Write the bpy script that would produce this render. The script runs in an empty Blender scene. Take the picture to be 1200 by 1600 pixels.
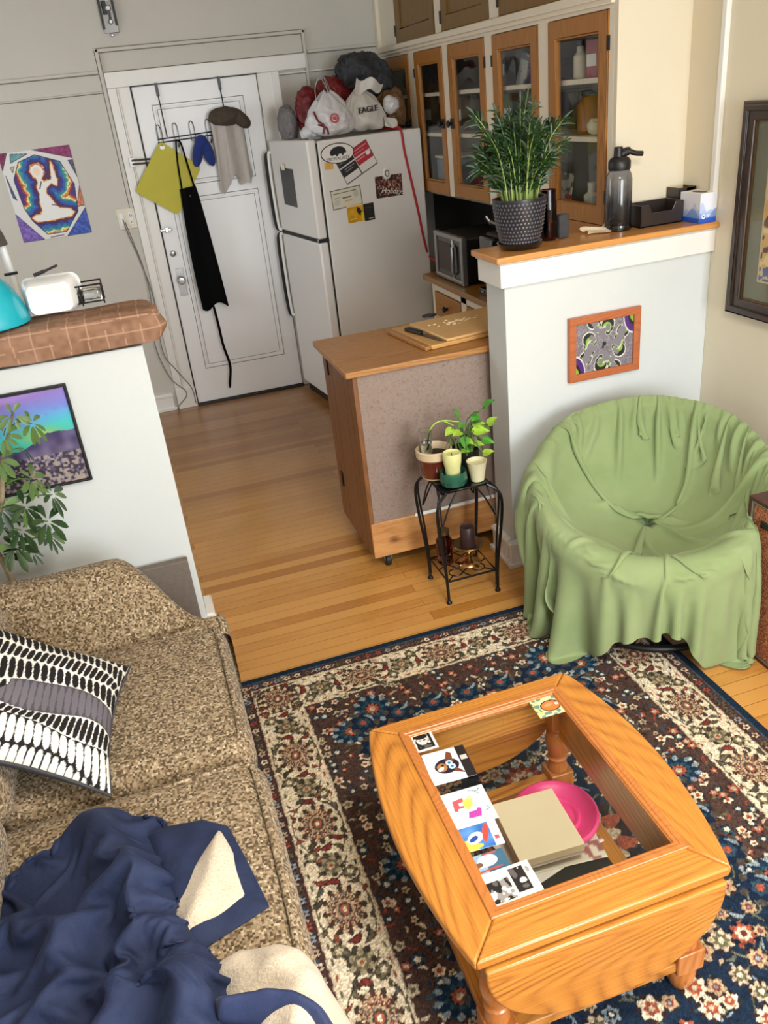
import bpy, bmesh, math, random
import numpy as np
from mathutils import Vector, Matrix, noise
PI = math.pi
def lsp(*a): return np.linspace(*a).tolist()
sc = bpy.context.scene
COL = sc.collection

# ------------------------------------------------------------------ camera, light, exposure
def make_camera():
    yaw, pitch, roll = .258, .469, -.1139
    cy, sy, cp, sp = math.cos(yaw), math.sin(yaw), math.cos(pitch), math.sin(pitch)
    f = Vector((sy*cp, cy*cp, -sp)); r = Vector((cy, -sy, 0)); u = r.cross(f)
    c, s = math.cos(roll), math.sin(roll)
    r2 = c*r + s*u; u2 = -s*r + c*u
    cd = bpy.data.cameras.new('camera'); cam = bpy.data.objects.new('camera', cd); COL.objects.link(cam)
    m = Matrix((r2, u2, -f)).transposed().to_4x4(); m.translation = (0, 0, 1.9)
    cam.matrix_world = m
    cd.sensor_fit = 'VERTICAL'; cd.sensor_height = 24; cd.lens = 1290/1600*24; cd.clip_start = .02
    sc.camera = cam
make_camera()
sc.view_settings.view_transform = 'Standard'; sc.view_settings.look = 'None'; sc.view_settings.gamma = 1
sc.view_settings.use_curve_mapping = False; sc.view_settings.exposure = 0.62
sc.cycles.max_bounces = 10; sc.cycles.diffuse_bounces = 6; sc.cycles.transmission_bounces = 8; sc.cycles.transparent_max_bounces = 12
sc.cycles.use_denoising = True; sc.cycles.caustics_reflective = False; sc.cycles.caustics_refractive = False
sc.cycles.sample_clamp_indirect = 6
w = bpy.data.worlds.new('sky'); sc.world = w; w.use_nodes = True
w.node_tree.nodes['Background'].inputs[0].default_value = (.62, .78, 1, 1); w.node_tree.nodes['Background'].inputs[1].default_value = 1.2
def area(name, loc, to, sx, sy, power, color):
    l = bpy.data.lights.new(name, 'AREA'); l.shape = 'RECTANGLE'; l.size = sx; l.size_y = sy; l.energy = power; l.color = color
    o = bpy.data.objects.new(name, l); COL.objects.link(o); o.location = loc
    o.rotation_euler = (Vector(to)-Vector(loc)).to_track_quat('-Z', 'Z').to_euler()
# daylight through the right rear window; left rear and kitchen windows are added fill
area('rear_window_daylight', (1.35, -1.52, 1.55), (1.15, 2.5, .75), 1.5, 1.5, 84, (.93, .97, 1))
area('rear_fill_light', (-.75, -1.52, 1.55), (-.3, 2.5, .8), 1.2, 1.5, 9, (.92, .97, 1))  # weak left rear window, added as fill light
area('kitchen_fill_light', (-1.72, 4.6, 1.75), (1.2, 4.7, .7), 1.1, 1.1, 9, (.93, .97, 1))  # window light added to brighten the kitchen's back wall

area('overhead_fill_light', (.75, .55, 2.57), (.75, .56, 0), .55, .55, 34, (1, .95, .87))  # overhead fill, added to lift the tabletop and what lies under its glass

# ------------------------------------------------------------------ colour and material helpers
def s1(c):
    c /= 255.0
    return c/12.92 if c <= .04045 else ((c+.055)/1.055)**2.4
def S(r, g, b, a=1): return (s1(r), s1(g), s1(b), a)
MATS = {}
class NT:
    def __init__(s, name):
        s.m = bpy.data.materials.new(name); s.m.use_nodes = True; s.t = s.m.node_tree; s.t.nodes.clear()
        s.out = s.n('ShaderNodeOutputMaterial'); s.b = s.n('ShaderNodeBsdfPrincipled'); s.l(s.b.outputs[0], s.out.inputs[0])
        MATS[name] = s.m
    def n(s, typ, **k):
        x = s.t.nodes.new(typ)
        for a, v in k.items(): setattr(x, a, v)
        return x
    def l(s, a, b): s.t.links.new(a, b)
    def set(s, **k):
        for a, v in k.items(): s.b.inputs[a.replace('_', ' ')].default_value = v
    def coord(s, scale=(1, 1, 1), out='Object', rot=(0, 0, 0), loc=(0, 0, 0)):
        c = s.n('ShaderNodeTexCoord'); m = s.n('ShaderNodeMapping'); s.l(c.outputs[out], m.inputs[0])
        m.inputs['Scale'].default_value = scale; m.inputs['Rotation'].default_value = rot; m.inputs['Location'].default_value = loc
        return m.outputs[0]
    def noise(s, vec, scale=5, detail=4, rough=.6, dist=0):
        x = s.n('ShaderNodeTexNoise'); s.l(vec, x.inputs['Vector'])
        for a, v in (('Scale', scale), ('Detail', detail), ('Roughness', rough), ('Distortion', dist)): x.inputs[a].default_value = v
        return x.outputs['Fac']
    def ramp(s, fac, stops, interp='LINEAR'):
        r = s.n('ShaderNodeValToRGB'); s.l(fac, r.inputs[0]); e = r.color_ramp.elements; r.color_ramp.interpolation = interp
        while len(e) < len(stops): e.new(.5)
        for i, (p, c) in enumerate(stops): e[i].position = p; e[i].color = c
        return r.outputs[0]
    def mix(s, fac, a, b, mode='MIX'):
        x = s.n('ShaderNodeMix', data_type='RGBA', blend_type=mode)
        for sock, v in ((x.inputs[0], fac), (x.inputs[6], a), (x.inputs[7], b)):
            if hasattr(v, 'links'): s.l(v, sock)
            else: sock.default_value = v
        return x.outputs[2]
    def math(s, op, a, b=0):
        x = s.n('ShaderNodeMath', operation=op)
        for i, v in enumerate((a, b)):
            if hasattr(v, 'links'): s.l(v, x.inputs[i])
            else: x.inputs[i].default_value = v
        return x.outputs[0]
    def base(s, c):
        if hasattr(c, 'links'): s.l(c, s.b.inputs['Base Color'])
        else: s.b.inputs['Base Color'].default_value = c
    def bump(s, h, strength=.3, dist=.01):
        x = s.n('ShaderNodeBump'); x.inputs['Strength'].default_value = strength; x.inputs['Distance'].default_value = dist
        s.l(h, x.inputs['Height']); s.l(x.outputs[0], s.b.inputs['Normal'])
def sh(c, k): return (min(1, c[0]*k), min(1, c[1]*k), min(1, c[2]*k), 1)
def plain(name, c, rough=.5, var=.06, vs=6, bump=0, bs=60, metal=0, coat=0, spec=.5, sheen=0):
    t = NT(name); v = t.coord()
    f = t.noise(v, vs, 4)
    t.base(t.ramp(f, [(.3, sh(c, 1-var)), (.7, sh(c, 1+var))]))
    t.set(Roughness=rough, Metallic=metal, Coat_Weight=coat, Specular_IOR_Level=spec, Sheen_Weight=sheen)
    if bump: t.bump(t.noise(v, bs, 5), bump, .004)
    return t.m
def wood(name, dark, light, axis=0, rough=.35, ring=9, coat=.15, var=None):
    """grain runs along the given axis"""
    t = NT(name); sc_ = [1, 1, 1]; sc_[axis] = .11
    v = t.coord(tuple(sc_))
    big = t.noise(v, ring*.5, 1.2, .4, .3)
    x = t.math('MULTIPLY', big, 380); x = t.math('SINE', x); x = t.math('MULTIPLY_ADD', x, .5); x.node.inputs[2].default_value = .5
    sf = [1, 1, 1]; sf[axis] = .02
    fine = t.noise(t.coord(tuple(sf)), 260, 3, .7)
    x = t.math('POWER', x, .45); x = t.math('MULTIPLY_ADD', t.math('SUBTRACT', x, .75), t.ramp(t.noise(v, ring*1.7, 2), [(.35, (.15,)*3+(1,)), (.65, (1,)*3+(1,))])); x.node.inputs[2].default_value = .75; k = t.math('MULTIPLY_ADD', fine, .6); t.l(t.math('MULTIPLY', x, .36), k.node.inputs[2])
    t.base(t.ramp(k, [(.16, dark), (.5, tuple(a*.4+b*.6 for a, b in zip(dark, light))), (.72, light)]))
    t.set(Roughness=rough, Coat_Weight=coat, Coat_Roughness=.2)
    t.bump(fine, .12, .002)
    return t.m
def clear(name, c=(1, 1, 1, 1), rough=.02, ior=1.45, thin=False, alpha=.12):
    t = NT(name); t.base(c)
    if thin:
        tr = t.n('ShaderNodeBsdfTransparent'); tr.inputs[0].default_value = c; gl = t.n('ShaderNodeBsdfGlossy'); gl.inputs['Roughness'].default_value = rough
        fr = t.n('ShaderNodeFresnel'); fr.inputs[0].default_value = ior; mx = t.n('ShaderNodeMixShader'); ge = t.n('ShaderNodeNewGeometry')
        t.l(t.math('MULTIPLY', fr.outputs[0], t.math('SUBTRACT', 1, ge.outputs['Backfacing'])), mx.inputs[0])
        t.l(tr.outputs[0], mx.inputs[1]); t.l(gl.outputs[0], mx.inputs[2]); t.l(mx.outputs[0], t.out.inputs[0])
    else:
        t.set(Roughness=rough, Transmission_Weight=1, IOR=ior)
    return t.m
def attr_mat(name, rough=.6, bump=0, bs=400, coat=0, sheen=0, spec=.5):
    t = NT(name); a = t.n('ShaderNodeAttribute'); a.attribute_name = 'Col'; t.base(a.outputs['Color'])
    t.set(Roughness=rough, Coat_Weight=coat, Sheen_Weight=sheen, Specular_IOR_Level=spec)
    if bump: t.bump(t.noise(t.coord(), bs, 3), bump, .003)
    return t.m

# ------------------------------------------------------------------ mesh helpers
def bez(pts, n=8):
    """smooth Catmull-Rom path through points"""
    P = [Vector(p) for p in pts]
    if len(P) < 3: return P
    Q = [2*P[0]-P[1]] + P + [2*P[-1]-P[-2]]; out = []
    for i in range(1, len(Q)-2):
        for k in range(n):
            t = k/n; a, b, c, d = Q[i-1:i+3]
            out.append(.5*((2*b)+(c-a)*t+(2*a-5*b+4*c-d)*t*t+(3*b-a-3*c+d)*t**3))
    out.append(P[-1]); return out
class MB:
    def __init__(s): s.v = []; s.f = []
    def add(s, vs, fs):
        o = len(s.v); s.v += [tuple(p) for p in vs]; s.f += [tuple(i+o for i in f) for f in fs]; return s
    def xf(s, M):
        s.v = [tuple(M @ Vector(p)) for p in s.v]; return s
    def box(s, x0, x1, y0, y1, z0, z1, M=None):
        vs = [Vector((x, y, z)) for x in (x0, x1) for y in (y0, y1) for z in (z0, z1)]
        if M: vs = [M @ p for p in vs]
        return s.add(vs, [(0, 1, 3, 2), (4, 6, 7, 5), (0, 4, 5, 1), (2, 3, 7, 6), (0, 2, 6, 4), (1, 5, 7, 3)])
    def tube(s, path, r, n=8, closed=False, cap=True):
        P = [Vector(p) for p in path]; m = len(P); vs = []; fs = []
        R = [float(x) for x in r] if hasattr(r, '__len__') else [r]*m
        T = [((P[(i+1) % m]-P[i-1]) if closed else (P[min(i+1, m-1)]-P[max(i-1, 0)])).normalized() for i in range(m)]
        a = Vector((0, 0, 1)) if abs(T[0].z) < .9 else Vector((1, 0, 0)); N = T[0].cross(a).normalized()
        for i in range(m):
            N = (N - T[i]*N.dot(T[i])).normalized(); B = T[i].cross(N)
            for k in range(n): q = 2*PI*k/n; vs.append(P[i]+R[i]*(math.cos(q)*N+math.sin(q)*B))
        for i in range(m if closed else m-1):
            for k in range(n):
                j = (i+1) % m; fs.append((i*n+k, i*n+(k+1) % n, j*n+(k+1) % n, j*n+k))
        if cap and not closed: fs += [tuple(range(n))[::-1], tuple((m-1)*n+k for k in range(n))]
        return s.add(vs, fs)
    def lathe(s, prof, n=32, at=(0, 0, 0), M=None, sx=1, sy=1):
        vs = []; fs = []; m = len(prof); at = Vector(at)
        for r, z in prof:
            for k in range(n): q = 2*PI*k/n; vs.append(Vector((r*math.cos(q)*sx, r*math.sin(q)*sy, z)))
        vs = [(M @ p if M else p)+at for p in vs]
        for i in range(m-1):
            for k in range(n): fs.append((i*n+k, i*n+(k+1) % n, (i+1)*n+(k+1) % n, (i+1)*n+k))
        if prof[0][0] > 1e-6 and not (prof[1][0] < 1e-6 and prof[1][1] == prof[0][1]): fs.append(tuple(range(n))[::-1])
        if prof[-1][0] > 1e-6 and not (prof[-2][0] < 1e-6 and prof[-2][1] == prof[-1][1]): fs.append(tuple((m-1)*n+k for k in range(n)))
        return s.add(vs, fs)
    def cyl(s, c, r, z0, z1, n=24, r2=None): return s.lathe([(r, z0), (r if r2 is None else r2, z1)], n, (c[0], c[1], 0))
    def prism(s, poly, a0, a1, plane='XY'):
        """polygon extruded along the third axis"""
        n = len(poly)
        put = {'XY': lambda u, v, h: (u, v, h), 'XZ': lambda u, v, h: (u, h, v), 'YZ': lambda u, v, h: (h, u, v)}[plane]
        vs = [put(u, v, a0) for u, v in poly]+[put(u, v, a1) for u, v in poly]
        return s.add(vs, [tuple(range(n))[::-1], tuple(range(n, 2*n))]+[(i, (i+1) % n, n+(i+1) % n, n+i) for i in range(n)])
    def grid(s, G, closed_u=False, closed_v=False):
        """G: array (nu, nv, 3)"""
        G = np.asarray(G); nu, nv = G.shape[:2]; fs = []
        for i in range(nu if closed_u else nu-1):
            for j in range(nv if closed_v else nv-1):
                fs.append((i*nv+j, ((i+1) % nu)*nv+j, ((i+1) % nu)*nv+(j+1) % nv, i*nv+(j+1) % nv))
        return s.add(G.reshape(-1, 3).tolist(), fs)
    def ring(s, x0, x1, y0, y1, w, z0, z1, plane='XY'):
        """rectangular frame of four mitred bars"""
        o = [(x0, y0), (x1, y0), (x1, y1), (x0, y1)]; i = [(x0+w, y0+w), (x1-w, y0+w), (x1-w, y1-w), (x0+w, y1-w)]
        for k in range(4): s.prism([o[k], o[(k+1) % 4], i[(k+1) % 4], i[k]], z0, z1, plane)
        return s
    def soft(s, x0, x1, y0, y1, z0, z1, r=.04, n=7, puff=0, M=None, wob=0, seed=0):
        """rounded, slightly crowned cushion"""
        h = np.array([x1-x0, y1-y0, z1-z0])/2; c = np.array([x1+x0, y1+y0, z1+z0])/2
        ts = [np.unique(np.r_[-hh+r*(1-np.cos(np.linspace(0, PI/2, 5))), np.linspace(-hh+r, hh-r, n), hh-r*(1-np.cos(np.linspace(0, PI/2, 5)))]) for hh in h]
        for ax in range(3):
            u, v = [a for a in range(3) if a != ax]
            for sg in (-1, 1):
                U, V = np.meshgrid(ts[u], ts[v], indexing='ij'); q = np.zeros(U.shape+(3,)); q[..., u] = U; q[..., v] = V; q[..., ax] = sg*h[ax]
                inn = np.clip(q, -(h-r), h-r); d = q-inner if False else q-inn
                p = inn+r*d/np.maximum(np.linalg.norm(d, axis=-1, keepdims=True), 1e-9)
                if puff: p[..., 2] += np.sign(p[..., 2])*puff*(1-(p[..., 0]/h[0])**2).clip(0)*(1-(p[..., 1]/h[1])**2).clip(0)
                if wob:
                    for a_ in np.ndindex(p.shape[:2]):
                        w_ = noise.noise(Vector(p[a_]*9)+Vector((seed, 0, 0))); p[a_] *= 1+wob*w_
                p = p+c
                if M: p = np.array([[M @ Vector(e) for e in row] for row in p])
                if (sg > 0) == (ax != 1): s.grid(p)
                else: s.grid(p[::-1])
        return s
    def blob(s, c, rad, amp=.15, fr=6, seed=0, n=40, flat=True, ridged=True, sq=1.0, M=None):
        c = Vector(c); G = np.zeros((n+1, 2*n, 3)); sd = Vector((seed*7.3, seed*3.1, seed*1.7))
        for i in range(n+1):
            a = PI*i/n
            for j in range(2*n):
                b = PI*j/n; d = Vector((math.sin(a)*math.cos(b), math.sin(a)*math.sin(b), math.cos(a)))
                d2 = Vector([math.copysign(abs(x)**sq, x) for x in d])
                q = Vector((d.x*rad[0], d.y*rad[1], d.z*rad[2]))*fr*4 + sd
                w1 = noise.noise(q*.45); w2 = (1-2*abs(noise.noise(q+Vector((w1, w1, w1))*1.2))) if ridged else noise.noise(q)
                w3 = 1-2*abs(noise.noise(q*2.3+sd)) if ridged else 0
                k = 1+amp*(w1+.5*w2+.22*w3-.3)
                p = Vector((d2.x*rad[0]*k, d2.y*rad[1]*k, d2.z*rad[2]*k))
                if M: p = M @ p
                if flat and p.z < -rad[2]*.8: p.z = -rad[2]*.8
                G[i, j] = p+c
        return s.grid(G, closed_v=True)
WM = {}
def clean(me, angle=38, smooth=True):
    if smooth:
        me.polygons.foreach_set('use_smooth', [True]*len(me.polygons)); me.set_sharp_from_angle(angle=math.radians(angle))
def mesh_obj(name, mb, mat, parent=None, smooth=True, bevel=0, seg=2, subd=0, solid=0, local=False, angle=38, weld=True, loc=None):
    me = bpy.data.meshes.new(name); M = WM.get(parent.name) if parent else (Matrix.Translation(loc) if loc else None)
    vs = mb.v
    if M is not None and not local: Mi = M.inverted(); vs = [Mi @ Vector(p) for p in vs]
    me.from_pydata([tuple(p) for p in vs], [], mb.f)
    bm = bmesh.new(); bm.from_mesh(me)
    if weld: bmesh.ops.remove_doubles(bm, verts=bm.verts, dist=1e-5)
    bmesh.ops.recalc_face_normals(bm, faces=bm.faces); bm.to_mesh(me); bm.free()
    clean(me, angle, smooth)
    me.materials.append(mat if not isinstance(mat, str) else MATS[mat])
    o = bpy.data.objects.new(name, me); COL.objects.link(o)
    if parent: o.parent = parent; WM[o.name] = M
    elif loc: o.location = loc
    if bevel:
        b = o.modifiers.new('bevel', 'BEVEL'); b.width = bevel; b.segments = seg; b.limit_method = 'ANGLE'; b.angle_limit = math.radians(40)
    if solid:
        b = o.modifiers.new('solid', 'SOLIDIFY'); b.thickness = solid; b.offset = -1
    if subd:
        b = o.modifiers.new('subd', 'SUBSURF'); b.levels = subd; b.render_levels = subd
    return o
def tag(o, label, cat, group=None, kind=None):
    o['label'] = label; o['category'] = cat
    if group: o['group'] = group
    if kind: o['kind'] = kind
    return o
def thing(name, label, cat, loc=(0, 0, 0), rot=(0, 0, 0), group=None):
    o = bpy.data.objects.new(name, None); COL.objects.link(o); o.empty_display_size = .05
    if not hasattr(rot, '__len__'): rot = (0, 0, rot)
    o.location = loc; o.rotation_euler = rot
    from mathutils import Euler
    WM[o.name] = Matrix.Translation(loc) @ Euler(rot).to_matrix().to_4x4()
    return tag(o, label, cat, group)
part = mesh_obj
def solo(name, mb, mat, label, cat, group=None, loc=None, **k):
    return tag(mesh_obj(name, mb, mat, None, loc=loc, **k), label, cat, group)
def struct(name, mb, mat, **k):
    o = mesh_obj(name, mb, mat, **k); o['kind'] = 'structure'; return o
def lab(o, text): o['label'] = text; return o
def copy_tree(o, parent=None):
    c = o.copy(); COL.objects.link(c); c.parent = parent
    for ch in [k for k in o.children]: copy_tree(ch, c)
    return c
def text_part(name, body, size, mat, parent, M, extrude=.0006, align='CENTER'):
    cu = bpy.data.curves.new(name, 'FONT'); cu.body = body; cu.size = size; cu.extrude = extrude; cu.align_x = align; cu.align_y = 'CENTER'
    t = bpy.data.objects.new(name+'_tmp', cu); COL.objects.link(t)
    dg = bpy.context.evaluated_depsgraph_get(); me = bpy.data.meshes.new_from_object(t.evaluated_get(dg))
    bpy.data.objects.remove(t); me.name = name; me.materials.clear(); me.materials.append(MATS[mat]); me.transform(M)
    o = bpy.data.objects.new(name, me); COL.objects.link(o); o.parent = parent; WM[o.name] = WM.get(parent.name, Matrix())
    return o

# ------------------------------------------------------------------ painted flat artwork: colours per vertex of a fine sheet
def vnoise(X, Y, sc_, seed=0):
    r = np.random.default_rng(seed).random((128, 128)); x = X*sc_; y = Y*sc_; i = np.floor(x).astype(int); j = np.floor(y).astype(int); fx = x-i; fy = y-j
    fx = fx*fx*(3-2*fx); fy = fy*fy*(3-2*fy); g = lambda a, b: r[a % 128, b % 128]
    return (g(i, j)*(1-fx)+g(i+1, j)*fx)*(1-fy)+(g(i, j+1)*(1-fx)+g(i+1, j+1)*fx)*fy
def lin(a):
    a = np.clip(a, 0, 255)/255.; return np.where(a <= .04045, a/12.92, ((a+.055)/1.055)**2.4)
class Art:
    """w x h metres; origin lower left; colours 0-255"""
    def __init__(s, w, h, px=.002, bg=(255, 255, 255)):
        s.w, s.h = w, h; s.nx = max(2, int(round(w/px))); s.ny = max(2, int(round(h/px)))
        s.X, s.Y = np.meshgrid(np.linspace(0, w, s.nx+1), np.linspace(0, h, s.ny+1), indexing='xy'); s.c = np.zeros(s.X.shape+(3,)); s.c[:] = bg
    def fill(s, m, col, a=1.0):
        s.c[m] = s.c[m]*(1-a)+np.array(col, float)*a; return s
    def ell(s, cx, cy, rx, ry, col, rot=0, a=1):
        c, n = math.cos(rot), math.sin(rot); x = (s.X-cx)*c+(s.Y-cy)*n; y = -(s.X-cx)*n+(s.Y-cy)*c
        return s.fill((x/rx)**2+(y/ry)**2 < 1, col, a)
    def inside(s, poly, X=None, Y=None):
        X = s.X if X is None else X; Y = s.Y if Y is None else Y; m = np.zeros(X.shape, bool); n = len(poly)
        for k in range(n):
            (x0, y0), (x1, y1) = poly[k], poly[(k+1) % n]
            if y0 == y1: continue
            m ^= ((y0 > Y) != (y1 > Y)) & (X < (x1-x0)*(Y-y0)/(y1-y0)+x0)
        return m
    def poly(s, p, col, a=1): return s.fill(s.inside(p), col, a)
    def sdist(s, poly, closed=True, X=None, Y=None):
        X = s.X if X is None else X; Y = s.Y if Y is None else Y; d = np.full(X.shape, 9.)
        n = len(poly)
        for k in range(n if closed else n-1):
            (x0, y0), (x1, y1) = poly[k], poly[(k+1) % n]; dx, dy = x1-x0, y1-y0
            t = np.clip(((X-x0)*dx+(Y-y0)*dy)/max(dx*dx+dy*dy, 1e-12), 0, 1); d = np.minimum(d, np.hypot(X-x0-t*dx, Y-y0-t*dy))
        return d
    def line(s, pts, wd, col, a=1): return s.fill(s.sdist(pts, False) < wd/2, col, a)
    def rect(s, x0, y0, x1, y1, col, a=1): return s.fill((s.X >= x0) & (s.X <= x1) & (s.Y >= y0) & (s.Y <= y1), col, a)
    def speck(s, amp, scale, seed=0, m=None):
        k = (vnoise(s.X, s.Y, scale, seed)-.5)*2*amp
        if m is not None: k = k*m
        s.c = np.clip(s.c+k[..., None], 0, 255); return s
    def mesh(s, name, thick=.001, plane='XY', mat='print', warp=None):
        """plane XY: lies flat facing up; XZ: hangs facing -Y; YZ: hangs facing -X (u runs towards -Y)"""
        z = np.zeros_like(s.X)
        if warp is not None: z = warp(s.X, s.Y)
        P = {'XY': np.stack([s.X, s.Y, z], -1), 'XZ': np.stack([s.X, -z, s.Y], -1), 'YZ': np.stack([-z, -s.X, s.Y], -1)}[plane]
        me = bpy.data.meshes.new(name); ny, nx = s.X.shape; idx = np.arange(nx*ny).reshape(ny, nx)
        q = np.stack([idx[:-1, :-1], idx[:-1, 1:], idx[1:, 1:], idx[1:, :-1]], -1).reshape(-1, 4)
        me.vertices.add(nx*ny); me.vertices.foreach_set('co', P.reshape(-1).astype(np.float32))
        me.loops.add(q.size); me.loops.foreach_set('vertex_index', q.reshape(-1).astype(np.int32))
        me.polygons.add(len(q)); me.polygons.foreach_set('loop_start', (np.arange(len(q))*4).astype(np.int32)); me.update(calc_edges=True)
        at = me.color_attributes.new('Col', 'FLOAT_COLOR', 'POINT'); rgba = np.ones((nx*ny, 4), np.float32); rgba[:, :3] = lin(s.c).reshape(-1, 3)
        at.data.foreach_set('color', rgba.reshape(-1)); me.materials.append(MATS[mat]); clean(me, 60)
        o = bpy.data.objects.new(name, me); COL.objects.link(o)
        if thick: b = o.modifiers.new('solid', 'SOLIDIFY'); b.thickness = thick; b.offset = -1
        return o
def put(o, loc, rot=(0, 0, 0), parent=None):
    o.location = loc; o.rotation_euler = rot
    if parent:
        o.parent = parent
    return o

# ------------------------------------------------------------------ materials
plain('wall_white', S(207, 212, 211), .55, .015, 3, .12, 45)
plain('wall_kitchen', S(200, 196, 186), .5, .02, 3, .12, 45)
plain('wall_beige', S(224, 214, 190), .6, .015, 3, .1, 45)
plain('ceiling_white', S(225, 222, 214), .8, .01)
plain('trim_white', S(232, 230, 224), .35, .012, 4, .05, 30)
plain('door_white', S(238, 238, 238), .35, .015, 4, .05, 30)
plain('cupboard_white', S(232, 221, 200), .35, .015, 4, .05, 30)
plain('black', S(22, 21, 22), .45, .1); plain('hobnail_bead', S(92, 92, 100), .25, .08, coat=.3); plain('cupboard_inside', S(134, 126, 112), .6, .05); plain('shadow_line', S(110, 102, 90), .8, .1); plain('black_gloss', S(14, 13, 14), .12, .1, coat=.4); plain('black_metal', S(26, 24, 25), .35, .1, metal=.3)  # includes the grey that paints shade along mouldings and conduit
plain('black_cloth', S(9, 9, 10), .95, .15, 40, .3, 300, spec=.1)
plain('chrome', S(200, 200, 200), .18, .03, metal=1); plain('silver', S(170, 170, 170), .3, .03, metal=.8)
plain('steel_dark', S(120, 118, 115), .3, .05, metal=1); plain('brass', S(190, 150, 95), .22, .06, metal=1); plain('old_brass', S(140, 110, 75), .3, .1, metal=.9)
plain('fridge_white', S(234, 233, 229), .35, .01, 3, .04, 200); plain('ivory', S(222, 215, 196), .4, .02)
plain('paper_white', S(238, 236, 230), .7, .015); plain('ink', S(25, 25, 28), .6, .05); plain('ink_red', S(185, 30, 45), .5, .05)
plain('rubber', S(25, 25, 26), .6, .1)
wood('oak_door', S(124, 72, 14), S(178, 118, 42), 2, .4, 7); wood('oak_rail', S(124, 72, 14), S(178, 118, 42), 1, .4, 7)
wood('panel_wood', S(98, 68, 14), S(132, 96, 30), 2, .45, 7); wood('counter_wood', S(112, 72, 26), S(160, 112, 52), 1, .3, 7)
wood('ledge_wood', S(176, 112, 48), S(222, 158, 88), 0, .25, 6, .4)
wood('island_top', S(126, 80, 34), S(184, 130, 72), 0, .4, 8); wood('island_side', S(84, 50, 22), S(136, 86, 44), 2, .5, 8); wood('pine', S(176, 122, 66), S(224, 178, 116), 0, .5, 5)
wood('board_wood', S(176, 124, 64), S(214, 166, 100), 0, .5, 8); wood('board_light', S(196, 148, 88), S(226, 184, 124), 0, .5, 8)
wood('table_oak', S(116, 60, 14), S(204, 135, 54), 0, .32, 7, .35); wood('table_oak_long', S(116, 60, 14), S(204, 135, 54), 1, .32, 7, .35); wood('table_turned', S(150, 86, 34), S(190, 118, 58), 2, .3, 5, .4)
wood('table_shelf', S(112, 66, 28), S(150, 92, 44), 0, .4, 7)
wood('frame_rust', S(150, 80, 44), S(188, 108, 66), 0, .35, 9); wood('frame_dark', S(34, 26, 22), S(62, 48, 40), 2, .35, 12); wood('walnut', S(48, 24, 20), S(78, 42, 34), 1, .3, 8)
clear('pane', (.96, .97, .96, 1), .01, 1.45, True); clear('table_glass', (.93, .955, .94, 1), .02, 1.5, True, .1); clear('clear_glass', (.92, .96, .94, 1), .03)
t_ = NT('green_glass'); t_.base(S(110, 205, 170)); t_.set(Roughness=.08, Transmission_Weight=.85, IOR=1.3, Coat_Weight=.3); clear('smoke_plastic', (.30, .30, .31, 1), .05, 1.3); clear('wine_glass', (.12, .02, .03, 1), .03, 1.4)
attr_mat('print', .5); attr_mat('print_gloss', .2, coat=.3); attr_mat('rug_pile', .95, .5, 500, 0, .0, .1); attr_mat('pillow_print', .85, .25, 500, spec=.2); attr_mat('weave_print', .9, .2, 300, spec=.2)
plain('leaf_palm', S(29, 60, 22), .4, .3, 30); plain('stem_palm', S(140, 160, 84), .5, .15, 20); plain('leaf_dark', S(40, 66, 34), .3, .25, 25, coat=.2); plain('leaf_mid', S(84, 112, 56), .35, .2, 25)
plain('leaf_lime', S(150, 190, 60), .35, .25, 30); plain('leaf_green', S(74, 150, 48), .35, .2, 30); plain('trunk', S(150, 134, 106), .8, .2, 40, .4, 120); plain('soil', S(44, 34, 26), .95, .3, 60, .8, 120)
plain('turquoise', S(20, 172, 192), .25, .03, coat=.4); plain('white_plastic', S(236, 238, 238), .3, .01); plain('grey_plastic', S(86, 84, 82), .5, .05)
plain('yellow_mat', S(186, 176, 14), .5, .04); plain('blue_cloth', S(24, 46, 118), .9, .12, 40, .3, 200, sheen=.2); plain('hat_brown', S(72, 62, 50), .9, .15, 40, .3, 200); plain('cloth_beige', S(186, 180, 174), .9, .06, 20, .25, 250)
plain('bag_white', S(214, 214, 216), .35, .04, 12, .25, 25, spec=.6); plain('bag_cream', S(208, 204, 196), .4, .04, 12, .25, 25); plain('bag_dark', S(56, 58, 62), .85, .15, 20, .4, 30); plain('bag_red', S(112, 20, 24), .45, .1, 12, .3, 30)
plain('bag_grey', S(120, 116, 116), .8, .1, 20, .3, 40); plain('bag_brown', S(110, 78, 44), .6, .18, 20, .5, 30); plain('red_cord', S(170, 34, 30), .5, .05)
plain('charcoal', S(62, 62, 66), .9, .12, 60, .3, 300); plain('grey_fabric', S(112, 102, 94), .9, .1, 60, .3, 300)
plain('terracotta_glaze', S(92, 36, 24), .15, .35, 14, coat=.5); plain('cream_glaze', S(206, 184, 150), .3, .06, 10); plain('wax_green', S(206, 206, 140), .5, .06, 20, .2, 60); plain('cup_cream', S(212, 206, 168), .6, .04)
plain('wax_dark', S(52, 34, 32), .4, .15, 20); plain('pink_plastic', S(228, 64, 132), .35, .03); plain('box_cream', S(238, 218, 186), .6, .02)
plain('rope_black', S(20, 20, 22), .6, .1)
plain('binding_navy', S(28, 42, 80), .75, .12, 30, .3, 90, sheen=.1); plain('cream_speck', S(226, 206, 176), .8, .05)
plain('tray_black', S(46, 37, 34), .35, .08, coat=.2); plain('canvas_edge', S(20, 20, 22), .5, .05)
plain('picture_mat', S(126, 124, 108), .8, .03); plain('magazine', S(34, 36, 34), .3, .15, 5); plain('crumb', S(238, 220, 180), .8, .05)
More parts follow.
